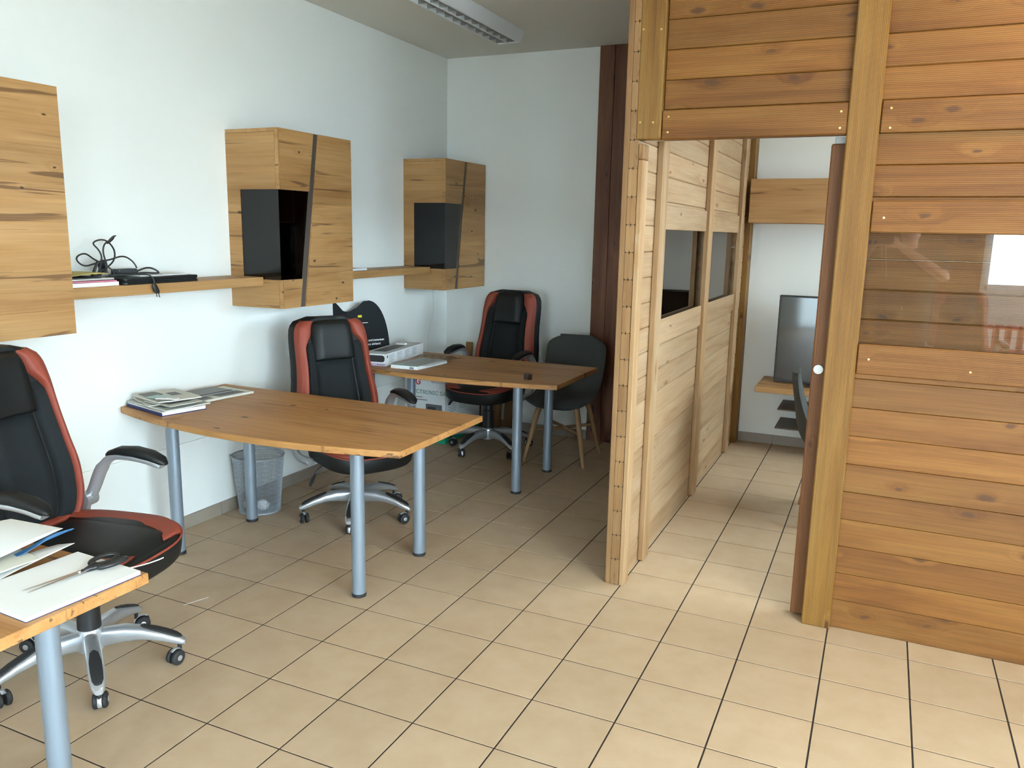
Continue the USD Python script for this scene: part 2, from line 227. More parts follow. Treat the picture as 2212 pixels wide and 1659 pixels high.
wall('wall_left', [[XL - 0.15, YR, -0.1], [XL, YB + 0.15, ZC]], label='white plastered long wall carrying the wall cabinets and shelves')
wall('wall_back', [[XL - 0.15, YB, -0.1], [1.44, YB + 0.15, ZC]], label='white plastered end wall behind the far desk')
wall('wall_meeting', [[1.44, YM, -0.1], [XR, YM + 0.15, ZC]], label='white end wall of the inner room behind the television')
tag(obj('ceiling', trimesh.creation.box(bounds=[[XL - 0.15, YR - 0.15, ZC], [XR + 0.15, YM + 0.15, ZC + 0.15]]), M_CEIL), 'plain grey-white plastered ceiling', 'ceiling', kind='structure')
tag(obj('wall_ledge', cbox(XL, XL + 0.008, YR, YB, 0.0, 0.466, 0.002), M_WALL), 'slightly proud lower band of the long white wall ending in a fine ledge', 'wall', kind='structure')
def pierced(name, label, holes, axis):
    """a wall across the room (axis x, at YR) or along it (axis y, at XR) with rectangular openings (a0, a1, z0, z1)"""
    w = thing(name, label, 'wall', kind='structure')
    lo, hi = (XL - 0.15, XR + 0.15) if axis == 'x' else (YR, YM + 0.15)
    def piece(a0, a1, z0, z1):
        b = [[a0, YR - 0.15, z0], [a1, YR, z1]] if axis == 'x' else [[XR, a0, z0], [XR + 0.15, a1, z1]]
        obj('wall_piece', trimesh.creation.box(bounds=b), M_WALL, w)
    at = lo
    for a0, a1, z0, z1 in holes:
        piece(at, a0, -0.1, ZC); piece(a0, a1, z1, ZC)
        if z0 > 0: piece(a0, a1, -0.1, z0)
        at = a1
    piece(at, hi, -0.1, ZC)
def glazing(name, label, a0, a1, z0, z1, n, axis):
    t = thing(name, label, 'window', kind='structure')
    def bar(p0, p1, q0, q1): 
        b = (p0, p1, YR - 0.11, YR - 0.04, q0, q1) if axis == 'x' else (XR + 0.04, XR + 0.11, p0, p1, q0, q1)
        obj('frame_bar', cbox(*b, 0.004), M_WHITE, t)
    for k in range(n + 1):
        c = a0 + (a1 - a0) * k / n; bar(max(c - 0.035, a0), min(c + 0.035, a1), z0, z1)
    bar(a0, a1, z0, z0 + 0.06); bar(a0, a1, z1 - 0.06, z1)
pierced('wall_rear', 'white wall behind the photographer with a glazed door and a window', [(1.15, 2.05, 0.0, 2.2), (3.42, 5.0, 1.1, 2.5)], 'x')
glazing('door_1', 'glazed shop door behind the photographer', 1.15, 2.05, 0.0, 2.2, 1, 'x'); glazing('window_1', 'window in the wall behind the photographer', 3.42, 5.0, 1.1, 2.5, 2, 'x')
pierced('wall_right', 'white wall on the far right with wide shop windows', [(-3.7, -0.3, 0.3, 2.5), (2.5, 4.6, 1.3, 2.5)], 'y')
glazing('window_3', 'window of the inner room, outside the picture', 2.5, 4.6, 1.3, 2.5, 2, 'y')
glazing('window_2', 'wide shop window on the right, outside the picture', -3.7, -0.3, 0.3, 2.5, 3, 'y')
tag(obj('pavement', trimesh.creation.box(bounds=[[-12, -20, -0.3], [20, 16, -0.15]]), plain('paving', lin(150, 148, 142), 0.9)), 'grey pavement outside the shop window', 'pavement', kind='structure')
# skirting tiles
bl = thing('baseboard_left', 'beige tile skirting along the foot of the long white wall', 'skirting', kind='structure')
for j in range(-13, 15): obj('skirting_tile', cbox(XL + 0.006, XL + 0.018, j * 0.3 + 0.0012, min(j * 0.3 + 0.2988, YB - 0.01), -0.002, 0.07, 0.0015), M_SKIRT, bl)
bb = thing('baseboard_back', 'beige tile skirting along the foot of the end wall', 'skirting', kind='structure')
for j in range(-2, 2): obj('skirting_tile', cbox(max(j * 0.3 + 0.0012, XL + 0.02), min(j * 0.3 + 0.2988, 0.455), YB - 0.012, YB + 0.001, -0.002, 0.07, 0.0015), M_SKIRT, bb)
bm = thing('baseboard_meeting', 'beige tile skirting under the television in the inner room', 'skirting', kind='structure')
for j in range(5, 17): obj('skirting_tile', cbox(j * 0.3 + 0.0012, j * 0.3 + 0.2988, YM - 0.012, YM + 0.001, -0.002, 0.072, 0.0015), M_SKIRT, bm)
# dark timber cladding on the end wall
dp = thing('wall_dark_cladding', 'dark brown stained vertical boards on the end wall beside the partition', 'cladding', kind='structure')
xx = 0.461
for w in (0.115, 0.118, 0.118, 0.118, 0.118, 0.118, 0.118, 0.118, 0.118):
    x1 = min(xx + w - 0.002, 1.424)
    if x1 - xx > 0.02: obj('plank', cbox(xx, x1, YB - 0.028, YB + 0.001, 0.0, ZC, 0.003), M_DARK, dp)
    xx += w

# ------------------------------------------------------------------ timber front wall and partition
PITCH, Z0 = 0.1165, 0.125
JZ = [0.0] + [Z0 + PITCH * k - PITCH for k in range(1, 26)]
JZ = [z for z in JZ if z < ZC - 0.02] + [ZC]
wf = thing('wall_front', 'honey-brown pine plank wall with ribbed posts, rails and a glazed strip', 'wall', kind='structure')
YP = 1.952      # face of the planks
def planks(x0, x1, z_lo, z_hi, m_r, m_p):
    for a, b in zip(JZ[:-1], JZ[1:]):
        lo, hi = max(a, z_lo), min(b, z_hi)
        if hi - lo < 0.02: continue
        obj('plank', cbox(x0, x1, YP + rnd.uniform(-0.0008, 0.0008), 1.984, lo + 0.0006, hi - 0.0006, 0.0032 if lo > 1.15 else 0.0018), m_r if lo > 1.15 else m_p, wf)
planks(1.585, 2.30, 2.095, ZC, M_PINE_XR, M_PINE_X)
planks(2.40, 3.9, 0.0, 1.15, M_PINE_XR, M_PINE_X)
planks(2.40, 3.9, 1.65, ZC, M_PINE_XR, M_PINE_X)
def screw(par, x, z, y): obj('screw', trimesh.creation.cylinder(0.0042, 0.003, sections=10, transform=trimesh.transformations.translation_matrix((x, y, z)) @ trimesh.transformations.rotation_matrix(math.pi / 2, (1, 0, 0))), M_BRASS, par)
post = obj('post', cbox(2.295, 2.407, 1.922, 1.975, 0.0, ZC, 0.004), M_PINE_ZR, wf)
vb = obj('upright_board', cbox(1.478, 1.583, 1.926, 1.98, 1.988, ZC, 0.005), M_PINE_ZR, wf)
for x, z in ((1.491, 2.42), (1.564, 2.415), (1.494, 2.057), (1.549, 2.055)): screw(vb, x, z, 1.926)
lt = obj('rail', cbox(1.585, 2.297, 1.928, 1.985, 1.985, 2.102, 0.005), M_PINE_XR, wf)
for x, z in ((1.612, 2.075), (1.612, 2.014), (2.27, 2.069), (2.27, 2.009)): screw(lt, x, z, 1.928)
for (za, zb, sc) in ((1.986, 2.103, ((2.441, 2.074), (2.443, 2.004))), (1.624, 1.742, ((2.453, 1.679),)), (1.079, 1.197, ((2.451, 1.14), (2.80, 1.12)))):
    r = obj('rail', cbox(2.409, 3.9, 1.930, 1.953, za, zb, 0.004), M_PINE_XR, wf)
    for x, z in sc: screw(r, x, z, 1.930)
obj('window_pane', cbox(2.405, 3.9, 1.962, 1.966, 1.19, 1.635, 0), M_GLASS, wf)
# the sliding door parked behind the glazed wall
sd = thing('sliding_door', 'reddish pine sliding door pushed back behind the ribbed post', 'door')
obj('stile', cbox(2.242, 2.34, 1.990, 2.032, 0.008, 1.958, 0.005), M_PINE_DOOR, sd)
zz = 0.012
for z in JZ:
    z1 = min(z + PITCH - 0.0015, 1.956)
    if z < 0.005 or z1 - z < 0.03: continue
    obj('plank', cbox(2.342, 3.85, 1.992, 2.026, z, z1, 0.004), M_PINE_XR, sd)
obj('bottom_rail', cbox(2.342, 3.85, 1.992, 2.026, 0.01, JZ[1] - 0.002, 0.004), M_PINE_X, sd)
obj('hanger', cbox(2.254, 2.30, 1.994, 2.028, 1.957, 1.984, 0.002), plain('grey_hanger', lin(170, 172, 170), 0.4), sd, label='light grey roller hanger on top of the door')
kn = trimesh.creation.cylinder(0.0185, 0.014, sections=28); kn.apply_transform(trimesh.transformations.rotation_matrix(math.pi / 2, (1, 0, 0)))
obj('knob', xf(kn, (2.269, 1.983, 1.077)), plain('satin_knob', (0.52, 0.52, 0.49), 0.4, 0.3), sd, smooth=30, label='small round satin silver door knob')
rl = thing('trim_1', 'steel sliding door rail fixed above the doorway', 'rail', kind='structure')
obj('rail', cbox(1.53, 3.85, 1.990, 2.032, 1.990, 2.012, 0.002), M_STEEL, rl)
# partition with pale boards on its right side
wp = thing('wall_partition', 'pale pine plank partition with battens and two small panes beside the doorway', 'wall', kind='structure')
A0, A1 = 1.452, 1.490
def core_plank(z0, z1, y0, y1):
    a, c, n = 0.019, 0.004, 0.003; h = z1 - z0 - 0.0012; X = (A0 + A1) / 2
    pts = [(-a, c), (-a + c, 0), (-n, 0), (0, 0.008), (n, 0), (a - c, 0), (a, c), (a, h - c), (a - c, h), (n, h), (0, h - 0.008), (-n, h), (-a + c, h), (-a, h - c)]
    m = extrude(pts, y1 - y0)
    return place(m, (X, y1, z0), (1, 0, 0), (0, 0, 1))
for a, b in zip(JZ[:-1], JZ[1:]):
    segs = [(1.932, 4.86)]
    if 1.16 < (a + b) / 2 < 1.66: segs = [(1.932, 2.30), (3.42, 3.50), (4.56, 4.86)]
    for y0, y1 in segs:
        pl = obj('plank', core_plank(a, b, y0, y1), M_LP_Y, wp)
        if y0 < 2: obj('end_grain', core_plank(a + 0.0003, b - 0.0003, 1.9300, 1.9318), M_END, pl, label='sawn plank end')
obj('cladding_board', cbox(1.425, 1.4505, 1.930, 2.045, 0.0, ZC, 0.003), M_END, wp)
for x in np.arange(2.05, 4.37, 0.118): obj('cladding_board', cbox(1.430, 1.4505, x, min(x + 0.116, 4.375), 0.0, 1.17, 0.003), M_DARK, wp); obj('cladding_board', cbox(1.430, 1.4505, x, min(x + 0.116, 4.375), 1.65, ZC, 0.003), M_DARK, wp)
obj('batten', cbox(1.4915, 1.514, 1.931, 2.012, 0.0, 1.908, 0.003), M_LP_Z, wp); obj('batten', cbox(1.4915, 1.514, 1.931, 2.012, 1.910, 1.972, 0.003), M_END, wp)
for y0, y1 in ((2.245, 2.352), (3.375, 3.488), (4.515, 4.628)): obj('batten', cbox(1.4905, 1.520, y0, y1, 0.004, ZC, 0.003), M_LP_Z, wp)
for y0, y1 in ((2.354, 3.373), (3.490, 4.513)):
    obj('rail', cbox(1.4905, 1.503, y0, y1, 1.624, 1.742, 0.003), M_LP_Y, wp); obj('rail', cbox(1.4905, 1.503, y0, y1, 1.072, 1.190, 0.003), M_LP_Y, wp)
for y0, y1 in ((2.30, 3.42), (3.50, 4.56)): obj('window_pane', cbox(1.468, 1.472, y0, y1, 1.17, 1.655, 0), M_GLASS, wp)
obj('end_post', cbox(1.4505, 1.535, 4.862, 4.98, 0.0, ZC, 0.004), M_PINE_ZR, wp)

# ------------------------------------------------------------------ wall cabinets and shelves
def cabinet(y0, label):
    t = thing('wall_cabinet', label, 'wall cabinet', (XL, y0, 1.165), 0, 'oak wall cabinets')
    D, W, H, B = 0.355, 0.638, 0.945, 0.019            # depth (x), width (y), height (z)
    zA, zB = 0.155, 0.632                               # window sill and head
    sx = lambda z: 0.150 + (z / H) * (0.298 - 0.150)     # left edge of the slanted strip, y
    obj('top_board', cbox(0.0, D - 0.02, 0.0, W, H - B, H, 0.001), M_OAK_SH, t)
    obj('bottom_board', cbox(0.0, D - 0.02, 0.0, W, 0.0, B, 0.001), M_OAK_SH, t)
    obj('far_side', cbox(0.0, D - 0.02, W - B, W, B, H - B, 0.001), M_OAK_X, t)
    obj('back_board', cbox(0.0, 0.008, 0.0195, W - B, B, H - B, 0), M_INSIDE, t)
    # near side with its window opening
    side = Polygon([(0, 0), (D - 0.021, 0), (D - 0.021, zA), (0.088, zA), (0.088, zB), (D - 0.021, zB), (D - 0.021, H - B - 0.001), (0, H - B - 0.001)])
    obj('near_side', place(extrude(side, 0.019), (0, 0.0185, 0), (1, 0, 0), (0, 0, 1)), M_OAK_X, t)
    obj('corner_block', cbox(D - 0.0205, D, 0.0, 0.012, 0.0, zA, 0.001), M_OAK_X, t); obj('corner_block', cbox(D - 0.0205, D, 0.0, 0.012, zB, H, 0.001), M_OAK_X, t)
    # front: upper and lower panels left of the strip, the strip, and the door
    def front(pts, th, x=D - 0.019): return place(extrude(Polygon(pts), th), (x, 0, 0), (0, 1, 0), (0, 0, 1))
    obj('upper_panel', front([(0.0135, zB), (sx(zB) - 0.001, zB), (sx(H) - 0.001, H), (0.0135, H)], 0.019), M_OAK_Y, t)
    obj('lower_panel', front([(0.0135, 0), (sx(0) - 0.001, 0), (sx(zA) - 0.001, zA), (0.0135, zA)], 0.019), M_OAK_Y, t)
    obj('slanted_strip', front([(sx(0), 0), (sx(0) + 0.042, 0), (sx(H) + 0.042, H), (sx(H), H)], 0.012), M_STRIP, t, label='dark slanted metal strip')
    obj('door', front([(sx(0) + 0.044, 0), (W, 0), (W, H), (sx(H) + 0.044, H)], 0.021), M_OAK_Y, t)
    obj('glass_pane', cbox(0.089, D - 0.008, 0.004, 0.008, zA + 0.001, zB - 0.001, 0), M_SMOKE, t, label='smoked glass')
    obj('glass_pane', front([(0.008, zA + 0.001), (sx(zA), zA + 0.001), (sx(zB), zB - 0.001), (0.008, zB - 0.001)], 0.004, D - 0.012), M_SMOKE, t, label='smoked glass')
    obj('inner_shelf', cbox(0.01, D - 0.03, 0.022, W - B - 0.002, 0.375, 0.391, 0.001), M_INSIDE, t)
    obj('inner_floor', cbox(0.01, D - 0.03, 0.022, W - B - 0.002, zA - 0.02, zA - 0.004, 0.001), M_INSIDE, t)
    return t
cabinet(0.100, 'oak wall cabinet at the left edge with plain door front in view')
cabinet(1.975, 'oak wall cabinet with smoked corner window between the two wall shelves')
cabinet(3.755, 'oak wall cabinet with smoked corner window near the room corner')
def shelf(y0, y1, label):
    tag(obj('wall_shelf', cbox(XL, -0.586, y0, y1, 1.286, 1.333, 0.0015), M_OAK_SH), label, 'shelf', 'oak wall shelves')
shelf(0.740, 1.974, 'oak wall shelf holding black folder and tangled cable')
shelf(2.615, 3.754, 'oak wall shelf with a few white papers, near the corner')

# ------------------------------------------------------------------ desks
def desk_outline():
    pts = [(0.80, 1.885), (-0.812, 1.885)]
    fx = lambda x: 1.052 + 0.125 * ((x - 0.05) / 0.80) ** 2
    r = 0.02; c = (-0.812 + r, fx(-0.80) + r)
    pts += [(c[0] - r * math.cos(a), c[1] - r * math.sin(a)) for a in np.linspace(0, math.pi / 2, 6)]
    pts += [(x, fx(x)) for x in np.linspace(-0.78, 0.80, 27)]
    return pts
LEGS = [(0.492, 1.300), (0.490, 1.815), (-0.575, 1.800), (-0.572, 1.285)]
def desk(loc, label):
    t = thing('office_desk', label, 'desk', loc, 0, 'oak desks with silver legs')
    obj('tabletop', slab(desk_outline(), 0.707, 0.735, 0.0015), M_DESK, t)
    for x, y in LEGS:
        l = obj('leg', lathe([(0.030, 0.016), (0.030, 0.700), (0.045, 0.701), (0.045, 0.707)], 32, (x, y, 0)), M_ALU, t, smooth=35)
        obj('foot', lathe([(0.029, 0.0), (0.032, 0.002), (0.032, 0.014), (0.0305, 0.0165)], 28, (x, y, 0)), M_RUB, l, smooth=35)
    return t
desk((0.055, -1.985, 0), 'oak desk cut off at the lower left corner, with notepad and scissors')
desk((0, 0, 0), 'oak desk in the middle with newspapers on its left end')
desk((0.025, 1.625, 0), 'oak desk at the back with black cardboard stand and white box')

# ------------------------------------------------------------------ executive chairs (local x forward)
def exec_chair(loc, face, star, label, drop=0.0):
    t = thing('executive_chair', label, 'office chair', (*loc, 0), face, 'black and orange executive chairs')
    # five-star base
    arms = []; st = math.radians(star)
    arms.append(lathe([(0.026, 0.075), (0.045, 0.085), (0.047, 0.150), (0.040, 0.168), (0.033, 0.172)], 24))
    for k in range(5):
        a = st + k * 2 * math.pi / 5; d = np.array([math.cos(a), math.sin(a), 0]); s = np.array([-d[1], d[0], 0]); u = np.array([0, 0, 1.0]); R = []
        for r, z, w, h in ((0.02, 0.122, 0.024, 0.036), (0.06, 0.128, 0.026, 0.034), (0.12, 0.134, 0.028, 0.031), (0.18, 0.129, 0.028, 0.025), (0.24, 0.113, 0.027, 0.020), (0.285, 0.096, 0.025, 0.017), (0.312, 0.084, 0.020, 0.014), (0.322, 0.079, 0.012, 0.009)):
            R.append(ring(d * r + u * z, s * w, u * h, 20, 2.8))
        arms.append(loft(R))
    base = obj('base', cat(*arms), M_ALU2, t, smooth=40, label='polished silver five-arm base')
    for k in range(5):
        a = st + k * 2 * math.pi / 5; d = np.array([math.cos(a), math.sin(a), 0]); s = np.array([-d[1], d[0], 0]); u = np.array([0, 0, 1.0])
        R = [ring(d * r + u * z, s * w, u * 0.006, 16, 2.5) for r, z, w in ((0.172, 0.154, 0.006), (0.182, 0.1525, 0.014), (0.22, 0.1400, 0.0195), (0.26, 0.1245, 0.020), (0.292, 0.1095, 0.018), (0.306, 0.1010, 0.011), (0.310, 0.098, 0.004))]
        obj('foot_pad', loft(R), M_RUB, base, smooth=40, label='black grip pad')
        ca = a + 0.9 + k * 1.3; c = d * 0.300 + np.array([math.cos(ca), math.sin(ca), 0]) * -0.022; ax = np.array([-math.sin(ca), math.cos(ca), 0]); f = np.array([math.cos(ca), math.sin(ca), 0])
        W, Hb = [], []
        for sgn in (-1, 1):
            W.append(loft([ring(c + u * 0.0285 + ax * sgn * o, f * r, u * r, 24) for o, r in ((0.006, 0.024), (0.009, 0.0275), (0.019, 0.0275), (0.0235, 0.022))]))
            Hb.append(loft([ring(c + u * 0.0285 + ax * sgn * o, f * r, u * r, 16) for o, r in ((0.020, 0.0105), (0.0242, 0.0105), (0.0252, 0.008))]))
        W.append(loft([ring(d * 0.300 + u * z, (r, 0, 0), (0, r, 0), 12) for z, r in ((0.045, 0.007), (0.085, 0.007))]))
        ca_ = obj('caster', cat(*W), M_RUB, t, smooth=40)
        obj('hub_cap', cat(*Hb), M_ALU2, ca_, smooth=40, label='silver wheel cap')
        an = np.linspace(math.radians(-15), math.radians(125), 9)
        hood = [ring(c + u * 0.0285 + (f * math.cos(q) + u * math.sin(q)) * 0.0315, ax * 0.0075, (f * math.cos(q) + u * math.sin(q)) * 0.0035, 10) for q in an]
        obj('hood', loft(hood), M_ALU2, ca_, smooth=40, label='silver caster hood')
    obj('column', lathe([(0.040, 0.168), (0.039, 0.30), (0.033, 0.302), (0.033, 0.36 - drop), (0.026, 0.362 - drop), (0.026, 0.42 - drop)], 24), M_BLACK, t, smooth=35)
    dn = lambda m: xf(m, (0, 0, -drop))
    # mechanism and lever
    mech = obj('tilt_mechanism', dn(cat(cbox(-0.13, 0.11, -0.09, 0.09, 0.405, 0.445, 0.012), lathe([(0.036, 0.335), (0.040, 0.34), (0.040, 0.40), (0.03, 0.41)], 20, (0.13, 0.02, 0.04)))), M_BLACK, t, smooth=30)
    lv = spline([(0.0, -0.05, 0.425), (0.03, -0.16, 0.423), (0.05, -0.235, 0.405), (0.055, -0.275, 0.37)], 16)
    obj('lever', dn(cat(tube(lv, 0.0045), loft([ring(p, (0.016 * w, 0, 0), (0, 0.009 * w, 0.004 * w), 12, 2.4) for p, w in (((0.055, -0.270, 0.375), 0.4), ((0.057, -0.285, 0.352), 0.9), ((0.060, -0.300, 0.325), 1.1), ((0.062, -0.306, 0.312), 0.6))]))), M_BLACK, mech, smooth=40)
    # seat
    th = np.linspace(0, 2 * np.pi, 64, endpoint=False)
    def outline(sc, z, cx=0.030, dz=0.0):
        x = np.sign(np.cos(th)) * np.abs(np.cos(th)) ** (2 / 3.4); y = np.sign(np.sin(th)) * np.abs(np.sin(th)) ** (2 / 3.0)
        return np.c_[cx + 0.272 * sc * x, 0.262 * sc * y * (0.97 + 0.03 * x), z - 0.018 * np.clip(x, 0, 1) ** 3 + dz * np.abs(y) ** 3]
    seat = obj('seat', dn(loft([outline(0.80, 0.412), outline(0.94, 0.414), outline(0.975, 0.425), outline(0.995, 0.455, dz=0.004), outline(1.0, 0.475, dz=0.006), outline(0.995, 0.492, dz=0.010), outline(0.95, 0.505, dz=0.014), outline(0.5, 0.506, dz=0.012)])), M_LEATH, t, smooth=50)
    o = outline(1.0, 0.495, dz=0.010)
    k = np.nonzero(np.cos(th) > -0.55)[0]; k = np.r_[k[k > 32], k[k <= 32]]
    obj('piping', dn(tube(o[k], 0.0045, 8)), M_ORG, seat, smooth=50, label='orange piping')
    for sgn in (-1, 1):          # orange side panels of the seat
        P = []
        for q in np.linspace(-0.225, 0.272, 18):
            xx_ = (q - 0.030) / 0.272; yo = 0.262 * (1 - min(abs(xx_), 0.999) ** 3.4) ** (1 / 3.0) * 0.985; yi = 0.160 if q < 0.13 else 0.160 - 0.085 * ((q - 0.13) / 0.142) ** 2
            yi = min(yi, yo - 0.004); z = 0.512 - 0.018 * max(xx_, 0) ** 3
            P.append([(q, sgn * yi, z - 0.006), (q, sgn * yi, z + 0.002), (q, sgn * (yi * 0.6 + yo * 0.4), z + 0.011), (q, sgn * (yi * 0.2 + yo * 0.8), z + 0.011), (q, sgn * yo, z - 0.004), (q, sgn * yo * 0.97, z - 0.012)])
        obj('side_trim', dn(loft(P)), M_ORG, seat, smooth=60, label='orange seat border')
    def pad(x0, x1, hw, z, h):
        R = []
        for s in np.linspace(0, 1, 12):
            e = (1 - abs(2 * s - 1) ** 3.5) ** (1 / 3.0); x = x0 + (x1 - x0) * s; dz = -0.018 * max((x - 0.030) / 0.272, 0) ** 3
            R.append([(x, hw * (1 - 0.1 * (1 - e)) * y, z + dz + h * e * (1 - abs(y) ** 3.5) ** 0.4) for y in np.linspace(-1, 1, 15)] + [(x, hw * y, z - 0.02 + dz) for y in np.linspace(0.98, -0.98, 7)])
        return loft(R)
    obj('seat_cushion', dn(pad(-0.20, 0.284, 0.155, 0.499, 0.026)), M_LEATH, seat, smooth=60)
    # backrest: a curved, waisted surface
    zb, zt = 0.475, 1.165
    sp_t = np.array([0, 0.12, 0.3, 0.5, 0.75, 1.0]); sp_x = np.array([-0.215, -0.212, -0.222, -0.252, -0.292, -0.325])
    wt = np.array([0, 0.08, 0.2, 0.35, 0.5, 0.65, 0.8, 0.88, 0.94, 0.98, 1.0]); ww = np.array([0.205, 0.240, 0.256, 0.252, 0.238, 0.230, 0.229, 0.225, 0.210, 0.175, 0.11])
    from scipy.interpolate import PchipInterpolator
    fX, fW = PchipInterpolator(sp_t, sp_x), PchipInterpolator(wt, ww)
    def surf(tt, uu): return np.array([fX(tt) + (0.034 * min(abs(uu) / 0.74, 1) ** 2 - 0.055 * max((abs(uu) - 0.74) / 0.26, 0) ** 2) * (0.5 + 0.5 * math.sin(math.pi * min(tt * 1.05, 1))), fW(tt) * uu, zb + (zt - zb) * tt])
    def patch(t0, t1, ul, ur, h, back=0.02, nt=22, nu=9, p=4.0):
        R = []
        for s in np.linspace(0, 1, nt):
            tt = t0 + (t1 - t0) * s; e = (1 - abs(2 * s - 1) ** p) ** (1 / p) if 0 < s < 1 else 0.0; row, low = [], []
            for q in np.linspace(0, 1, nu):
                u = ul(tt) + (ur(tt) - ul(tt)) * q; e2 = (1 - abs(2 * q - 1) ** p) ** (1 / p) if 0 < q < 1 else 0.0
                b = surf(tt, u); row.append(b + np.array([h * min(e, 1) * e2, 0, 0])); low.append(b - np.array([back, 0, 0]))
            R.append(row + low[::-1])
        return loft(R)
    back = obj('backrest', dn(patch(0.0, 1.0, lambda q: -1.0, lambda q: 1.0, 0.0, back=0.055, nt=30, nu=17)), M_SHELL, t, smooth=50)
    obj('back_cushion', dn(patch(0.07, 0.65, lambda q: -0.47, lambda q: 0.47, 0.032)), M_MESH, back, smooth=60)
    obj('headrest', dn(patch(0.645, 0.975, lambda q: -0.56, lambda q: 0.56, 0.050)), M_LEATH, back, smooth=60)
    g = lambda q: 0.75 - 0.20 * np.clip((q - 0.76) / 0.10, 0, 1) ** 1.5
    for sgn in (-1, 1):
        f1 = (lambda q: 0.50, lambda q: g(q) - 0.005) if sgn > 0 else (lambda q: -g(q) + 0.005, lambda q: -0.50)
        obj('side_insert', dn(patch(0.05, 0.80, *f1, 0.024)), M_MESH, back, smooth=60)
        f2 = (lambda q: g(q), lambda q: 0.965) if sgn > 0 else (lambda q: -0.965, lambda q: -g(q))
        obj('side_bolster', dn(patch(0.0, 0.975, *f2, 0.030, nt=40)), M_ORG, back, smooth=60, label='orange side bolster')
    obj('bottom_bolster', dn(patch(0.0, 0.075, lambda q: -0.74, lambda q: 0.74, 0.028, nt=10)), M_ORG, back, smooth=60, label='orange lower edge')
    # arms
    for sgn in (-1, 1):
        Y = sgn * 0.286
        path = spline([(-0.205, Y, 0.548), (-0.175, Y, 0.595), (-0.135, Y, 0.675), (-0.085, Y, 0.720), (-0.005, Y, 0.728), (0.075, Y, 0.718), (0.130, Y, 0.700)], 22)
        tg = np.gradient(path, axis=0); tg /= np.linalg.norm(tg, axis=1, keepdims=True); R = []
        for p_, d_, q in zip(path, tg, np.linspace(0, 1, 22)):
            nn = np.array([-d_[2], 0, d_[0]]); w = 0.021 + 0.006 * math.sin(math.pi * q); h = (0.021 if q < 0.35 else 0.015) * (1 if 0.02 < q < 0.96 else 0.6)
            R.append(ring(p_, np.array([0, 1.0, 0]) * w, nn * h, 16, 2.6))
        piv = trimesh.creation.cylinder(0.030, 0.060, sections=24); piv.apply_transform(trimesh.transformations.rotation_matrix(math.pi / 2, (1, 0, 0)))
        br = spline([(-0.205, Y * 0.97, 0.535), (-0.220, Y * 0.97, 0.485), (-0.19, Y * 0.97, 0.435), (-0.12, Y * 0.96, 0.415), (-0.03, Y * 0.90, 0.412)], 16)
        arm = obj('armrest', dn(cat(loft(R), xf(piv, (-0.205, Y - sgn * 0.012, 0.545)), tube(br, np.linspace(0.018, 0.022, 16), 12))), M_ALU2, t, smooth=40, label='silver arm')
        P = [ring((x, Y, z), (0, w, 0), (0, 0, h), 18, 2.6) for x, z, w, h in ((-0.112, 0.726, 0.008, 0.006), (-0.095, 0.734, 0.022, 0.012), (-0.05, 0.747, 0.029, 0.017), (0.02, 0.748, 0.032, 0.020), (0.085, 0.738, 0.032, 0.019), (0.13, 0.722, 0.027, 0.015), (0.147, 0.712, 0.012, 0.007))]
        obj('arm_pad', dn(loft(P)), M_LEATH, arm, smooth=50, label='black arm pad')
    return t
exec_chair((-0.014, 0.361), 12, 26, 'black and orange executive chair at the left edge, turned sideways')
exec_chair((-0.104, 2.130), -28, 37, 'black and orange executive chair behind the middle desk with newspapers', 0.062)
exec_chair((-0.092, 3.762), -94, -8, 'black and orange executive chair behind the back desk near the corner')

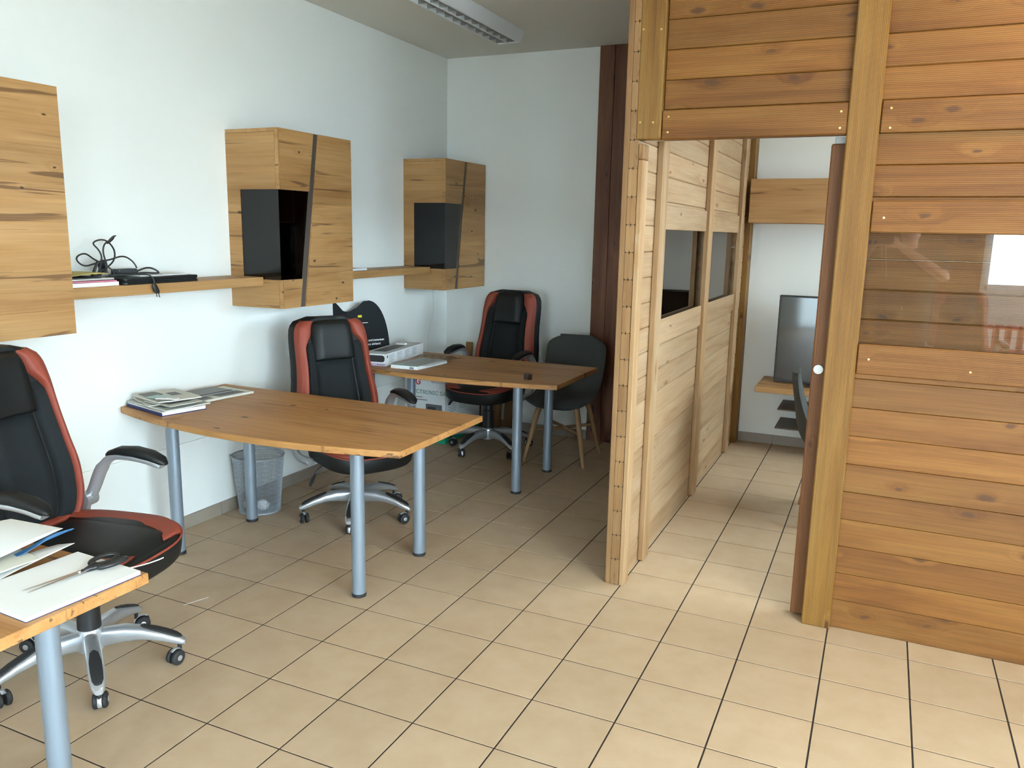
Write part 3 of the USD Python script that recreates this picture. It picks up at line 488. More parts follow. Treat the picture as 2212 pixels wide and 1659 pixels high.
# ------------------------------------------------------------------ grey shell chairs
def shell_chair(loc, face, label):
    t = thing('shell_chair', label, 'chair', (*loc, 0), face, 'grey shell chairs on wooden legs')
    pr = spline([(0.245, 0.415), (0.20, 0.435), (0.06, 0.432), (-0.10, 0.430), (-0.20, 0.455), (-0.252, 0.54), (-0.275, 0.66), (-0.296, 0.78), (-0.306, 0.860)], 120)
    sel = np.unique(np.r_[np.arange(0, 100, 4), np.arange(100, 120)]); pr = pr[sel]; q = sel / 119.0; NQ = len(sel); tg = np.gradient(pr, axis=0); tg /= np.linalg.norm(tg, axis=1, keepdims=True); nrm = np.c_[tg[:, 1], -tg[:, 0]] * -1
    nrm = np.where((nrm[:, 1:] + nrm[:, :1] * 0.5) < 0, -nrm, nrm)
    hw = 0.228 * np.minimum(1, np.minimum((1 - np.clip((0.10 - q) / 0.10, 0, 1) ** 3 * 0.35), (1 - np.clip((q - 0.87) / 0.13, 0, 1) ** 2.4) ** 0.45))
    hw = np.maximum(hw, 0.13); R = []
    for k in range(NQ):
        up, dn = [], []
        lift = 0.075 * math.exp(-((q[k] - 0.52) / 0.20) ** 2) + 0.012
        for u in np.linspace(-1, 1, 17):
            c = pr[k] + nrm[k] * lift * abs(u) ** 2.6; e = 0.018 * (1 - abs(u) ** 8) ** 0.5 + 0.002
            up.append((c[0] + nrm[k][0] * e, hw[k] * u, c[1] + nrm[k][1] * e)); dn.append((c[0] - nrm[k][0] * e, hw[k] * u, c[1] - nrm[k][1] * e))
        R.append(up + dn[::-1])
    obj('shell', loft(R), M_GREYF, t, smooth=60)
    for sx in (-1, 1):
        for sy in (-1, 1):
            obj('leg', loft([ring((sx * x, sy * y, z), (r, 0, 0), (0, r, 0), 14) for x, y, z, r in ((0.130, 0.130, 0.408, 0.021), (0.15, 0.15, 0.34, 0.020), (0.215, 0.215, 0.02, 0.0125), (0.218, 0.218, 0.0, 0.011))]), M_WLEG, t, smooth=40)
    for sy in (-1, 1): obj('stretcher', tube([(-0.172, sy * -0.172, 0.225), (0, 0, 0.225 + sy * 0.004), (0.172, sy * 0.172, 0.225)], 0.0115, 10), M_WLEG, t, smooth=40)
    obj('seat_frame', cbox(-0.15, 0.15, -0.15, 0.15, 0.397, 0.410, 0.004), M_RUB, t)
    return t
shell_chair((0.475, 3.83), -86, 'grey upholstered shell chair on wooden legs at the back desk')
shell_chair((2.375, 3.345), 5, 'grey upholstered shell chair half hidden behind the sliding door')

# ------------------------------------------------------------------ ceiling lights
def ceiling_light(y0, y1, x, label, lit, group=None, col=LAMP_COL):
    t = thing('ceiling_light', label, 'ceiling light', (x, 0, ZC), 0, group)
    tr = [(-0.098, 0), (-0.098, -0.012), (-0.082, -0.072), (-0.074, -0.072), (-0.074, -0.02), (0.074, -0.02), (0.074, -0.072), (0.088, -0.072), (0.124, -0.004), (0.124, 0)]
    obj('housing', place(extrude(Polygon(tr), y1 - y0), (0, y1, 0), (1, 0, 0), (0, 0, 1)), M_WHITE, t)
    for y in (y0, y1): obj('end_cap', cbox(-0.082, 0.09, y - 0.004, y + 0.004, -0.072, -0.006, 0.001), M_WHITE, t)
    obj('divider', cbox(-0.005, 0.005, y0 + 0.006, y1 - 0.006, -0.0715, -0.030, 0.001), M_WHITE, t); obj('reflector', cbox(-0.0735, 0.0735, y0 + 0.006, y1 - 0.006, -0.0195, -0.0185, 0), M_LOUV, t)
    n = int((y1 - y0) / 0.095)
    for y in np.linspace(y0 + 0.04, y1 - 0.04, n):
        for s in (-1, 1): obj('louvre_blade', trimesh.creation.box(bounds=[[min(s * 0.006, s * 0.073), y - 0.0015, -0.0705], [max(s * 0.006, s * 0.073), y + 0.0015, -0.030]]), M_LOUV, t)
    for s in (-1, 1):
        tb = trimesh.creation.cylinder(0.008, y1 - y0 - 0.06, sections=10); tb.apply_transform(trimesh.transformations.rotation_matrix(math.pi / 2, (1, 0, 0)))
        obj('tube', xf(tb, (s * 0.038, (y0 + y1) / 2, -0.026)), M_WHITE, t)
    if lit:
        L = UsdLux.RectLight.Define(stage, str(t.GetPath()) + '/light'); L.AddTranslateOp().Set(Gf.Vec3d(0, (y0 + y1) / 2, -0.076))
        L.CreateWidthAttr(0.15); L.CreateHeightAttr(y1 - y0 - 0.05); L.CreateIntensityAttr(lit); L.CreateColorAttr(Gf.Vec3f(*col))
ceiling_light(2.30, 3.80, 0.0, 'white louvred ceiling light switched off above the far desks', 0)
ceiling_light(-1.3, 0.2, 4.20, 'lit louvred ceiling light to the right of the photographer', LAMP_W)
ceiling_light(1.00, 1.72, 3.10, 'lit louvred ceiling light close to the pine plank wall', LAMP_W * 1.5, None, (1.0, 0.78, 0.46))
ceiling_light(2.5, 3.7, 2.9, 'lit louvred ceiling light in the inner room', LAMP_W * 0.62, None, (1.0, 0.86, 0.64))

# ------------------------------------------------------------------ inner room: television and shelves
tv = thing('television', 'black flat television standing on the floating board', 'television', (1.80, 4.70, 0.535))
obj('frame', cbox(0.0, 1.10, 0.0, 0.045, 0.012, 0.650, 0.004), M_BLACK, tv)
obj('screen', cbox(0.012, 1.088, -0.0015, 0.003, 0.026, 0.638, 0.0005), M_SCREEN, tv)
for x in (0.25, 0.85): obj('foot', cbox(x - 0.02, x + 0.02, -0.08, 0.13, 0.0, 0.013, 0.003), M_BLACK, tv)
tag(obj('floating_board', cbox(1.70, 3.30, 4.49, YM, 0.492, 0.534, 0.003), wood('oak_board', 'x', 'z', **{**OAK, 'knot_amt': 0.2})), 'oak floating board on the wall under the television', 'board')
for z, x in ((0.352, 1.855), (0.212, 1.846)): tag(obj('media_shelf', cbox(x, 3.1, 4.60, YM, z, z + 0.010, 0.001), M_DSH), 'dark upper media shelf below the floating board' if z > 0.3 else 'dark lower media shelf below the floating board', 'shelf', 'dark media shelves')
tag(obj('wall_box', cbox(1.542, 3.2, 4.655, YM, 1.697, 2.006, 0.003), wood('oak_box', 'x', 'y', **{**OAK, 'knot_amt': 0.1})), 'long oak box hung on the wall above the television', 'wall box')

# ------------------------------------------------------------------ waste bin
bn = thing('waste_bin', 'silver wire mesh waste bin under the middle desk', 'bin', (-0.664, 1.962, 0))
r_at = lambda z: 0.112 + 0.031 * z / 0.33
vt, ff = [], []
W = []
for k in range(110):
    a = k * 2 * math.pi / 110
    for tw in (0.35, -0.35):
        W.append(tube([(r_at(z) * math.cos(a + tw * z / 0.33), r_at(z) * math.sin(a + tw * z / 0.33), z) for z in np.linspace(0.012, 0.322, 7)], 0.0009, 3))
obj('mesh_wall', cat(*W), M_WIRE, bn, kind='stuff')
def hoop(r, z, w, n=40): return tube([(r * math.cos(a), r * math.sin(a), z) for a in np.linspace(0, 2 * math.pi, n)], w, 8)
obj('rim', hoop(0.143, 0.326, 0.005), M_WIRE, bn, smooth=40); obj('base_ring', hoop(0.113, 0.006, 0.006), M_WIRE, bn, smooth=40)
obj('bottom', lathe([(0.112, 0.008), (0.112, 0.010)], 32), M_WIRE, bn)
def crumple(r, seed):
    m = trimesh.creation.icosphere(3, r); v = np.asarray(m.vertices); m.vertices = v * (0.65 + 0.7 * meshkit.fbm(v / r * 1.6 + seed, 3, seed))[:, None]; return m
tag(obj('paper_ball', xf(crumple(0.035, 3), (-0.70, 1.92, 0.045)), M_PAPER), 'crumpled white paper ball lower left in the mesh bin', 'paper', 'crumpled paper in the bin')
tag(obj('paper_ball', xf(crumple(0.032, 5), (-0.625, 1.945, 0.042)), M_PAPER), 'crumpled white paper ball lower right in the mesh bin', 'paper', 'crumpled paper in the bin')

# ------------------------------------------------------------------ papers
def sheet(w, d, th, amp=0.004, seed=0, n=14, curl=0.0, fold=False):
    """a thin stack of paper, x 0..w, y 0..d, with gentle waves; curl lifts the far edge"""
    gx, gy = np.meshgrid(np.linspace(0, w, n), np.linspace(0, d, n), indexing='ij'); P = np.stack([gx, gy, 0 * gx], -1)
    z = amp * (meshkit.fbm(np.stack([gx * 9 + seed * 3.1, gy * 9, 0 * gx + seed], -1), 3, seed) - 0.25).clip(0) + curl * (gy / d) ** 3
    R = []
    up = np.stack([gx, gy, z + th], -1); dn = np.stack([gx, gy, z], -1)
    for k in range(n): R.append(np.vstack([up[k], dn[k][::-1]]))
    return loft(R)
def sheet_print(w, d, th, amp, seed, rects, curl=0.0, n=14):
    ms = []
    for a, b, c, e in rects:
        gx, gy = np.meshgrid(np.linspace(a, c, 8), np.linspace(b, e, 8), indexing='ij')
        z = amp * (meshkit.fbm(np.stack([gx * 9 + seed * 3.1, gy * 9, 0 * gx + seed], -1), 3, seed) - 0.25).clip(0) + curl * (gy / d) ** 3 + th
        up = np.stack([gx, gy, z + 0.0009], -1); dn = np.stack([gx, gy, z - 0.0004], -1)
        ms.append(loft([np.vstack([up[k], dn[k][::-1]]) for k in range(8)]))
    return cat(*ms)
ZD = 0.7352
def paper_thing(name, label, ct, w, d, th, loc, rz, m, amp=0.003, seed=0, rects=(), pm=None, curl=0.0, group=None):
    t = thing(name, label, ct, loc, rz, group); obj('sheets', sheet(w, d, th, amp, seed, curl=curl), m, t, smooth=40)
    if rects: obj('print', sheet_print(w, d, th, amp, seed, rects, curl), pm or M_INK, t, smooth=40)
    return t
mg = thing('magazine', 'white magazine with dark blue spine at the bottom of the newspaper pile', 'magazine', (-0.788, 1.219, ZD), -13.5)
obj('cover', cat(cbox(0, 0.325, 0, 0.225, 0, 0.003, 0.0005), cbox(0, 0.325, 0, 0.003, 0, 0.016, 0.0005)), M_BLUE, mg); obj('pages', cbox(0.002, 0.322, 0.0035, 0.222, 0.003, 0.019, 0.001), M_PAPER, mg)
NR = [(0.02, 0.17, 0.12, 0.19), (0.02, 0.03, 0.08, 0.15), (0.10, 0.03, 0.16, 0.15), (0.19, 0.10, 0.28, 0.18), (0.19, 0.02, 0.28, 0.08)]
paper_thing('newspaper', 'crumpled grey newspaper directly on the blue-spined magazine', 'newspaper', 0.33, 0.23, 0.006, (-0.785, 1.222, ZD + 0.0195), -11, M_NEWS2, 0.008, 1, NR, group='newspapers on the middle desk')
paper_thing('newspaper', 'folded cream newspaper on top of the pile at the desk corner', 'newspaper', 0.28, 0.21, 0.005, (-0.780, 1.245, ZD + 0.0505), -17, M_NEWS, 0.010, 2, [(0.10, 0.12, 0.17, 0.17), (0.02, 0.02, 0.12, 0.10)], group='newspapers on the middle desk')
paper_thing('newspaper', 'rumpled newspaper sheet sticking out on the left of the pile', 'newspaper', 0.24, 0.20, 0.004, (-0.800, 1.262, ZD + 0.0308), -24, M_NEWS, 0.010, 7, [(0.03, 0.03, 0.10, 0.15)], group='newspapers on the middle desk')
paper_thing('newspaper', 'rumpled grey newspaper sheet hanging over the right side of the pile', 'newspaper', 0.20, 0.17, 0.003, (-0.640, 1.195, ZD + 0.0412), -8, M_NEWS2, 0.010, 8, [(0.02, 0.02, 0.08, 0.14), (0.10, 0.02, 0.16, 0.14)], group='newspapers on the middle desk')
paper_thing('leaflet', 'pale turquoise leaflet lying on the newspaper pile', 'leaflet', 0.11, 0.07, 0.0015, (-0.640, 1.205, ZD + 0.0625), 0, plain('pale_turquoise', lin(176, 204, 198), 0.6), 0.004, 3)
paper_thing('torn_paper', 'small torn white paper strips at the front of the newspaper pile', 'paper', 0.10, 0.03, 0.004, (-0.555, 1.185, ZD + 0.0625), 25, M_PAPER, 0.012, 4)
paper_thing('newspaper', 'flat cream newspaper lying under the grey folder on the middle desk', 'newspaper', 0.24, 0.34, 0.010, (-0.772, 1.455, ZD), -7, M_NEWS, 0.003, 5, [(0.12, 0.03, 0.22, 0.10), (0.15, 0.14, 0.22, 0.30)], group='newspapers on the middle desk')
fo = thing('document_folder', 'grey folder lying on the newspaper near the wall', 'folder', (-0.772, 1.475, ZD + 0.0135), -7)
obj('cover', cbox(0, 0.17, 0, 0.25, 0, 0.006, 0.001), M_FOLD, fo); obj('band', cbox(0.150, 0.158, 0.0, 0.25, 0.0055, 0.007, 0.0003), M_INKD, fo)
paper_thing('sticky_note', 'small yellow note at the edge of the newspaper pile', 'note', 0.05, 0.04, 0.001, (-0.55, 1.400, ZD + 0.0005), 20, plain('pale_yellow', lin(214, 208, 130), 0.7), 0.003, 6)

# desk 0
nb = thing('notepad', 'white writing pad under the scissors on the nearest desk', 'notepad', (0.590, -0.395, ZD), -3)
obj('sheets', sheet(0.245, 0.290, 0.011, 0.002, 9), M_PAPER, nb, smooth=40)
obj('backing', cbox(-0.001, 0.246, -0.001, 0.291, 0, 0.0015, 0.0003), M_BLUE, nb)
sc = thing('scissors', 'scissors with black plastic handles lying on the writing pad', 'scissors', (0.745, -0.130, ZD + 0.0135), -96)
for s in (-1, 1):
    obj('blade', xf(slab([(0.045, -0.003), (0.075, -0.006), (0.20, -0.0012), (0.205, 0.001), (0.075, 0.0065), (0.045, 0.004)], 0.0, 0.0018, 0.0003), (0, 0, 0.002 + 0.002 * (s > 0)), 3.5 * s), M_STEEL, sc, label='steel blade')
    c = np.array([-0.005, s * 0.019, 0.006]); lp = [c + np.array([0.036 * math.cos(a), 0.0165 * math.sin(a), 0.003 * math.sin(a) * s]) for a in np.linspace(0, 2 * math.pi, 28)]
    h = obj('handle', cat(tube(lp, 0.0058, 10), tube([(0.022, s * 0.012, 0.006), (0.045, s * 0.004, 0.005), (0.066, -s * 0.002, 0.004)], [0.006, 0.006, 0.004], 10)), M_BLACK, sc, smooth=50, label='black finger loop')
obj('pivot', lathe([(0.004, 0.0), (0.004, 0.008)], 12, (0.072, 0, 0)), M_STEEL, sc)
br = thing('brochure', 'open curled brochure with blue edge at the far left of the nearest desk', 'brochure', (0.285, -0.455, ZD), 0)
def curled(w, d, rise, th=0.0012, n=16, tw=0.0):
    gx, gy = np.meshgrid(np.linspace(0, w, n), np.linspace(0, d, n), indexing='ij')
    z = rise * np.sin(gy / d * math.pi * 0.62) ** 1.6 + tw * (gx / w) * (gy / d) ** 2; up = np.stack([gx, gy, z + th], -1); dn = np.stack([gx, gy, z], -1)
    return loft([np.vstack([up[k], dn[k][::-1]]) for k in range(n)])
obj('page', xf(curled(0.24, 0.36, 0.045, tw=0.02), (0.0, 0.01, 0.004), -4), M_PAPER, br, smooth=50); obj('page', xf(curled(0.235, 0.30, 0.02, tw=0.012), (0.03, 0.0, 0.001), -12), M_NEWS, br, smooth=50)
obj('edge_band', xf(curled(0.02, 0.14, 0.03, tw=0.01, th=0.0016), (0.235, 0.235, 0.028), -16), M_BLUE2, br, smooth=50, label='blue printed edge')
ls = thing('loose_sheet', 'curled white sheet between the brochure and the writing pad', 'paper', (0.515, -0.40, ZD), 0)
obj('page', xf(curled(0.075, 0.29, 0.020, tw=0.02), (0.0, 0.0, 0.001), -4), M_PAPER, ls, smooth=50)
tag(obj('straw', tube(spline([(0.78, -0.125, 0.737), (0.80, -0.098, 0.738), (0.83, -0.06, 0.745), (0.838, -0.035, 0.748)], 12), 0.0016, 6), M_PAPER, smooth=40), 'thin white strip sticking out over the nearest desk corner', 'strip')
tag(obj('paper_strip', cbox(-0.055, 0.055, -0.0012, 0.0012, 0, 0.0008, 0), M_PAPER), 'thin white paper strip lying on the floor tiles', 'strip')
UsdGeom.Xformable(stage.GetPrimAtPath('/World/paper_strip')).AddTranslateOp().Set(Gf.Vec3d(-0.10, 0.935, 0.0005)); UsdGeom.Xformable(stage.GetPrimAtPath('/World/paper_strip')).AddRotateZOp().Set(70.0)

# ------------------------------------------------------------------ on the back desk
st = thing('cardboard_stand', 'folded black cardboard display with white print and cut-out top', 'display', (-0.775, 2.972, ZD))
# two wings meeting at a fold: the left wing runs towards the wall, the right wing away along the desk
FR = np.array([0.42, 0.906, 0.0]); FR /= np.linalg.norm(FR); FL = np.array([-0.035, -0.135, 0.0]); FL /= np.linalg.norm(FL)
UP = np.array([-0.03, 0.02, 1.0]); UP /= np.linalg.norm(UP)
right = [(0, 0), (0.335, 0)] + [(0.335 - 0.165 * (1 - math.cos(a)) , 0.385 * math.sin(a) ** 0.9) for a in np.linspace(0.15, math.pi / 2 - 0.05, 12)] + [(0.135, 0.382), (0.085, 0.342), (0.03, 0.318), (0, 0.316)]
left = [(0, 0), (0, 0.316), (0.025, 0.324), (0.06, 0.36), (0.09, 0.386), (0.105, 0.386), (0.105, 0)]
obj('right_wing', place(extrude(Polygon(right), 0.003), (0, 0, 0), FR, UP), M_CARD, st); obj('left_wing', place(extrude(Polygon(left), 0.003), (0, 0, 0), FL, UP), M_CARD, st)
nrm_r = np.cross(FR, UP)
def on_right(m, x, z): return place(m, FR * x + UP * z + nrm_r * 0.003, FR, UP)
obj('lettering', cat(on_right(meshkit.text_mesh('Informieren und bewerben', 0.0135, 0.0008, True), 0.055, 0.105), on_right(meshkit.text_mesh('ist jetzt ganz einfach!', 0.0135, 0.0008, True), 0.075, 0.078)), M_TXT, st, label='white two-line slogan')
obj('lettering', on_right(trimesh.creation.box(bounds=[[0.05, 0.232, 0], [0.165, 0.2365, 0.0008]]), 0, 0), M_TXT, st, label='thin white line of small print')
obj('badge', on_right(trimesh.creation.box(bounds=[[0.088, 0.272, 0], [0.118, 0.288, 0.0008]]), 0, 0), M_YTAG, st, label='small yellow badge')
nl_ = np.cross(FL, UP)
def on_left(m): return place(m, nl_ * -0.001, FL, UP)
el = lambda rx, ry: Polygon([(0.056 + rx * math.cos(a), 0.205 + ry * math.sin(a)) for a in np.linspace(0, 2 * math.pi, 40)])
obj('emblem', cat(on_left(extrude(el(0.046, 0.034).difference(el(0.0435, 0.0315)), 0.0008)), *[on_left(trimesh.creation.box(bounds=[[0.056 - w, z, 0], [0.056 + w, z + 0.007, 0.0008]])) for w, z in ((0.018, 0.219), (0.034, 0.203), (0.024, 0.186))]), M_TXT, st, label='white oval emblem with three lines of print')
zg = [(0.0, 0.105), (0.012, 0.128), (0.018, 0.11), (0.03, 0.135), (0.036, 0.105), (0.048, 0.15), (0.056, 0.112), (0.07, 0.13), (0.08, 0.09), (0.095, 0.12)]
from shapely.geometry import LineString
obj('emblem', on_left(extrude(LineString(zg).buffer(0.0014), 0.0008)), M_TXT, st, label='thin white zigzag line')
obj('badge', on_left(trimesh.creation.box(bounds=[[0.006, 0.022, 0], [0.03, 0.044, 0.0008]])), M_YTAG, st, label='yellow square badge')

wb = thing('product_box', 'long white product box on the back desk beside the black display', 'box', (-0.545, 2.815, ZD), 0)
BD = np.array([-0.13, 0.99, 0]); BD /= np.linalg.norm(BD); BW = np.array([0.99, 0.13, 0.0]); BW /= np.linalg.norm(BW); U = np.array([0, 0, 1.0])
BWd, BL, BH = 0.170, 0.60, 0.078
obj('carton', place(trimesh.creation.box(bounds=[[0, 0, -BL], [BWd, BH, 0]]), (0, 0, 0), BW, U), M_BOXW, wb)
def bf(m, off=0.0004): return place(m, -BD * off, BW, U)                                # end towards the camera
oval = Polygon([(0.008, 0.025), (0.162, 0.025), (0.162, 0.068), (0.008, 0.068)]).buffer(-0.018).buffer(0.018, 16)
obj('picture', bf(extrude(oval, 0.0006)), M_PICTD, wb, label='dark oval picture on the box end'); obj('band', bf(trimesh.creation.box(bounds=[[0.001, 0.001, 0], [0.169, 0.017, 0.0006]])), M_PURP, wb, label='lilac band')
obj('lettering', cat(bf(trimesh.creation.box(bounds=[[0.008, 0.006, 0], [0.075, 0.011, 0.0010]])), bf(trimesh.creation.box(bounds=[[0.122, 0.006, 0], [0.160, 0.011, 0.0010]]))), M_INK, wb, label='small print'); obj('badge', bf(xf(trimesh.creation.cylinder(0.004, 0.002, sections=14), (0.112, 0.0085, 0))), M_RED, wb)
def bs(m): return place(m, BW * (BWd + 0.0002), BD, U)                                    # long side
obj('text_block', cat(*[bs(trimesh.creation.box(bounds=[[x, z, 0], [x + w, z + 0.004, 0.0006]])) for x in (0.05, 0.17, 0.29, 0.41) for z, w in zip(np.arange(0.062, 0.012, -0.0085), (0.075, 0.06, 0.08, 0.05, 0.07, 0.055))]), plain('pale_grey_print', lin(176, 178, 184), 0.6), wb, kind='stuff')
obj('text_block', bs(trimesh.creation.box(bounds=[[0.015, 0.05, 0], [0.032, 0.068, 0.0006]])), M_INK, wb)
obj('picture', place(trimesh.creation.box(bounds=[[0.03, -0.0004, -0.42], [0.12, 0.0006, -0.10]]), U * BH, BW, U), M_PICT, wb, label='grey picture on the box top')
tag(obj('remote_control', cbox(-0.575, -0.50, 3.26, 3.29, ZD + 0.0785, ZD + 0.090, 0.003), M_PAPER), 'small white gadget with dark end on the long white box', 'gadget')
bk = thing('shrink_wrapped_box', 'flat white box with green edge in loose clear wrap', 'box', (-0.318, 2.805, ZD), 0)
bd2 = np.array([-0.03, 1.0, 0]); bd2 /= np.linalg.norm(bd2)
q0, q1, q2, q3 = (0, 0), (0.190, 0.012), (0.215, 0.345), (0.03, 0.36)
obj('carton', slab([q0, q1, q2, q3], 0.0, 0.022, 0.001), M_BOXW, bk); obj('band', slab([(0.004, 0.003), (0.186, 0.015), (0.186, 0.03), (0.004, 0.018)], 0.0221, 0.0229, 0.0001), M_GREEN, bk, label='green stripe'); obj('picture', slab([(0.03, 0.06), (0.17, 0.07), (0.18, 0.29), (0.05, 0.30)], 0.0221, 0.0227, 0.0001), plain('pale_picture', lin(196, 200, 200), 0.4), bk)
obj('text_block', place(trimesh.creation.box(bounds=[[0.135, 0.004, 0], [0.165, 0.016, 0.0006]]), (0, -0.0006, 0), (0.998, 0.063, 0), U), M_INK, bk)
gx, gy = np.meshgrid(np.linspace(0.0, 0.26, 18), np.linspace(0.02, 0.47, 22), indexing='ij'); zf = 0.026 + 0.030 * meshkit.fbm(np.stack([gx * 22, gy * 22, 0 * gx], -1), 3, 4) * (0.25 + 0.75 * (gy > 0.33)) - 0.022 * np.clip((gy - 0.36) / 0.11, 0, 1)
zf = np.maximum(zf, 0.004)
obj('wrap', loft([np.vstack([np.stack([gx[k], gy[k], zf[k]], -1), np.stack([gx[k], gy[k], zf[k] - 0.0006], -1)[::-1]]) for k in range(18)]), M_PLAST, bk, smooth=60, label='crinkled clear plastic wrap')
pk = thing('small_dark_box', 'small dark brown six-sided box near the right end of the back desk', 'box', (0.597, 2.885, ZD))
obj('body', loft([ring((0, 0, z), (r, 0, 0), (0, r, 0), 6) for z, r in ((0, 0.026), (0.001, 0.0275), (0.024, 0.0275))]), M_BROWN, pk); obj('lid', loft([ring((0, 0, z), (r, 0, 0), (0, r, 0), 6) for z, r in ((0.0245, 0.0285), (0.031, 0.0285), (0.032, 0.0275))]), M_BROWN, pk)

# ------------------------------------------------------------------ safe carton and scrap boards under / behind the back desk
sb = thing('safe_carton', 'tall white carton of an electronic safe under the back desk', 'carton', (-0.795, 3.722, 0))
obj('carton', cbox(0, 0.355, 0, 0.58, 0.055, 0.56, 0.002), M_BOXW, sb); obj('base_band', cbox(-0.001, 0.356, -0.001, 0.581, 0.0, 0.0545, 0.002), M_GREEN, sb, label='green bottom band')
def ff_(m): return place(m, (0, -0.0006, 0), (1, 0, 0), (0, 0, 1))
obj('lettering', ff_(xf(meshkit.text_mesh('SIG', 0.046, 0.001, True), (0.03, 0.445, 0))), M_RED, sb, label='red SIG lettering')
obj('lettering', ff_(xf(meshkit.text_mesh('ELECTRONIC SAFE', 0.0305, 0.001), (0.03, 0.375, 0))), M_TEAL, sb, label='teal ELECTRONIC SAFE lettering')
obj('lettering', cat(ff_(xf(meshkit.text_mesh('KSF5220', 0.018, 0.001), (0.238, 0.465, 0))), *[ff_(trimesh.creation.box(bounds=[[0.03, z, 0], [0.03 + w, z + 0.006, 0.001]])) for z, w in ((0.345, 0.13), (0.325, 0.17))]), M_INK, sb, label='small grey print')
obj('picture', cat(ff_(trimesh.creation.box(bounds=[[0.19, 0.19, 0], [0.33, 0.30, 0.001]])), ), M_PICT, sb, label='grey picture of a safe'); obj('picture', ff_(trimesh.creation.box(bounds=[[0.205, 0.20, 0], [0.275, 0.28, 0.0016]])), M_PICTD, sb)
obj('text_block', cat(*[place(trimesh.creation.box(bounds=[[x, z, 0], [x + 0.11, z + 0.006, 0.001]]), (0.3552, 0, 0), (0, 1, 0), (0, 0, 1)) for x in (0.06, 0.23, 0.40) for z in np.arange(0.38, 0.22, -0.018)]), plain('carton_print', lin(170, 176, 178), 0.6), sb, kind='stuff')
for k, (x, w, h, lean, lab) in enumerate(((-0.60, 0.055, 0.70, 0.05, 'leftmost and narrowest'), (-0.515, 0.075, 0.40, 0.04, 'second from the left'), (-0.42, 0.06, 0.42, 0.045, 'middle'), (-0.33, 0.08, 0.38, 0.04, 'fourth from the left'), (-0.22, 0.07, 0.41, 0.05, 'rightmost'))):
    b = tag(obj('loose_board', cbox(-w / 2, w / 2, -0.011, 0.011, 0, h, 0.002), M_SCRAP), f'loose board leaning on the end wall behind the chair, {lab} of five', 'board', 'loose boards behind the far chair')
    X = UsdGeom.Xformable(b); X.AddTranslateOp().Set(Gf.Vec3d(x + 0.02, 4.345 - lean * 0.2, 0.001)); X.AddRotateXOp().Set(-math.degrees(math.asin(min(0.05 / h, 0.5))) * 0.9)
tag(obj('hanging_cable', tube(spline([(-0.808, 4.19, 1.165), (-0.806, 4.175, 1.05), (-0.807, 4.18, 0.95), (-0.806, 4.13, 0.85), (-0.807, 4.10, 0.74), (-0.808, 4.09, 0.60), (-0.806, 4.10, 0.30)], 40), 0.0022, 6), M_CABLE, smooth=40), 'thin white cable hanging from the corner cabinet down the wall', 'cable')

# ------------------------------------------------------------------ on the wall shelves
ZS = 1.3332
lf = thing('leather_folder', 'black zipped leather folder on the wall shelf under the cable', 'folder', (-0.802, 1.085, ZS), 0)
fp = Polygon(sbox(0.0, 0, 0.222, 0.43)).buffer(-0.02).buffer(0.02, 6)
fpts = list(fp.exterior.coords)[:-1]
obj('lower_cover', slab(fpts, 0.0, 0.013, 0.003), M_LEATH, lf, smooth=40); obj('pages', slab([(0.008, 0.008), (0.214, 0.008), (0.214, 0.42), (0.008, 0.42)], 0.0131, 0.017, 0.0005), M_RUB, lf); obj('upper_cover', xf(slab(fpts, 0.0, 0.014, 0.003), (0, 0, 0.0171)), M_LEATH, lf, smooth=40)
paper_thing('printed_sheet', 'white printed sheets lying on the black leather folder', 'paper', 0.17, 0.29, 0.004, (-0.788, 1.195, ZS + 0.0315), 2, M_PAPER, 0.002, 11, [(0.03, 0.06, 0.13, 0.075), (0.03, 0.10, 0.14, 0.11), (0.03, 0.16, 0.10, 0.20)])
pa = thing('power_adapter', 'black power adapter with its cable bundled on the leather folder', 'power adapter', (-0.70, 1.135, ZS + 0.036), 4)
obj('brick', cbox(-0.028, 0.028, 0, 0.105, 0.0, 0.030, 0.004), plain('adapter_plastic', (0.035, 0.04, 0.042), 0.5), pa)
obj('tip', cbox(-0.012, 0.012, 0.105, 0.125, 0.007, 0.023, 0.003), M_BLACK, pa)
obj('cable', tube(spline([(0.0, 0.12, 0.015), (0.005, 0.17, 0.028), (0.02, 0.215, 0.022), (0.035, 0.225, 0.008), (0.03, 0.19, 0.006), (0.03, 0.11, 0.008), (0.035, 0.03, 0.010), (0.02, -0.02, 0.02)], 40), 0.0042, 8), M_BCAB, pa, smooth=40)
cb = thing('cable_bundle', 'tangled black mains cable standing in loops on the leather folder', 'cable', (-0.69, 1.055, ZS + 0.032), 0)
loops = [(0.0, 0.02, 0.004), (0.02, 0.05, 0.02), (0.0, 0.03, 0.05), (-0.01, -0.03, 0.085), (0.0, -0.085, 0.105), (0.0, -0.115, 0.085), (0.005, -0.095, 0.058), (0.005, -0.04, 0.060), (0.0, 0.005, 0.075), (-0.01, 0.0, 0.125), (-0.01, -0.02, 0.150), (0.0, 0.012, 0.165), (0.005, 0.055, 0.145), (0.0, 0.078, 0.105), (0.005, 0.062, 0.07), (0.01, 0.03, 0.048), (0.012, -0.03, 0.02), (0.015, -0.06, 0.006), (0.02, -0.03, 0.012), (0.015, 0.02, 0.05), (0.0, 0.02, 0.10), (-0.002, 0.035, 0.150), (0.0, 0.05, 0.158)]
obj('cable', tube(spline(loops, 150), 0.0036, 8), M_BCAB, cb, smooth=40)
obj('cable', tube(spline([(0.0, 0.01, 0.075), (0.01, 0.06, 0.082), (0.01, 0.125, 0.088), (0.02, 0.16, 0.06), (0.03, 0.165, 0.038)], 30), 0.0036, 8), M_BCAB, cb, smooth=40)
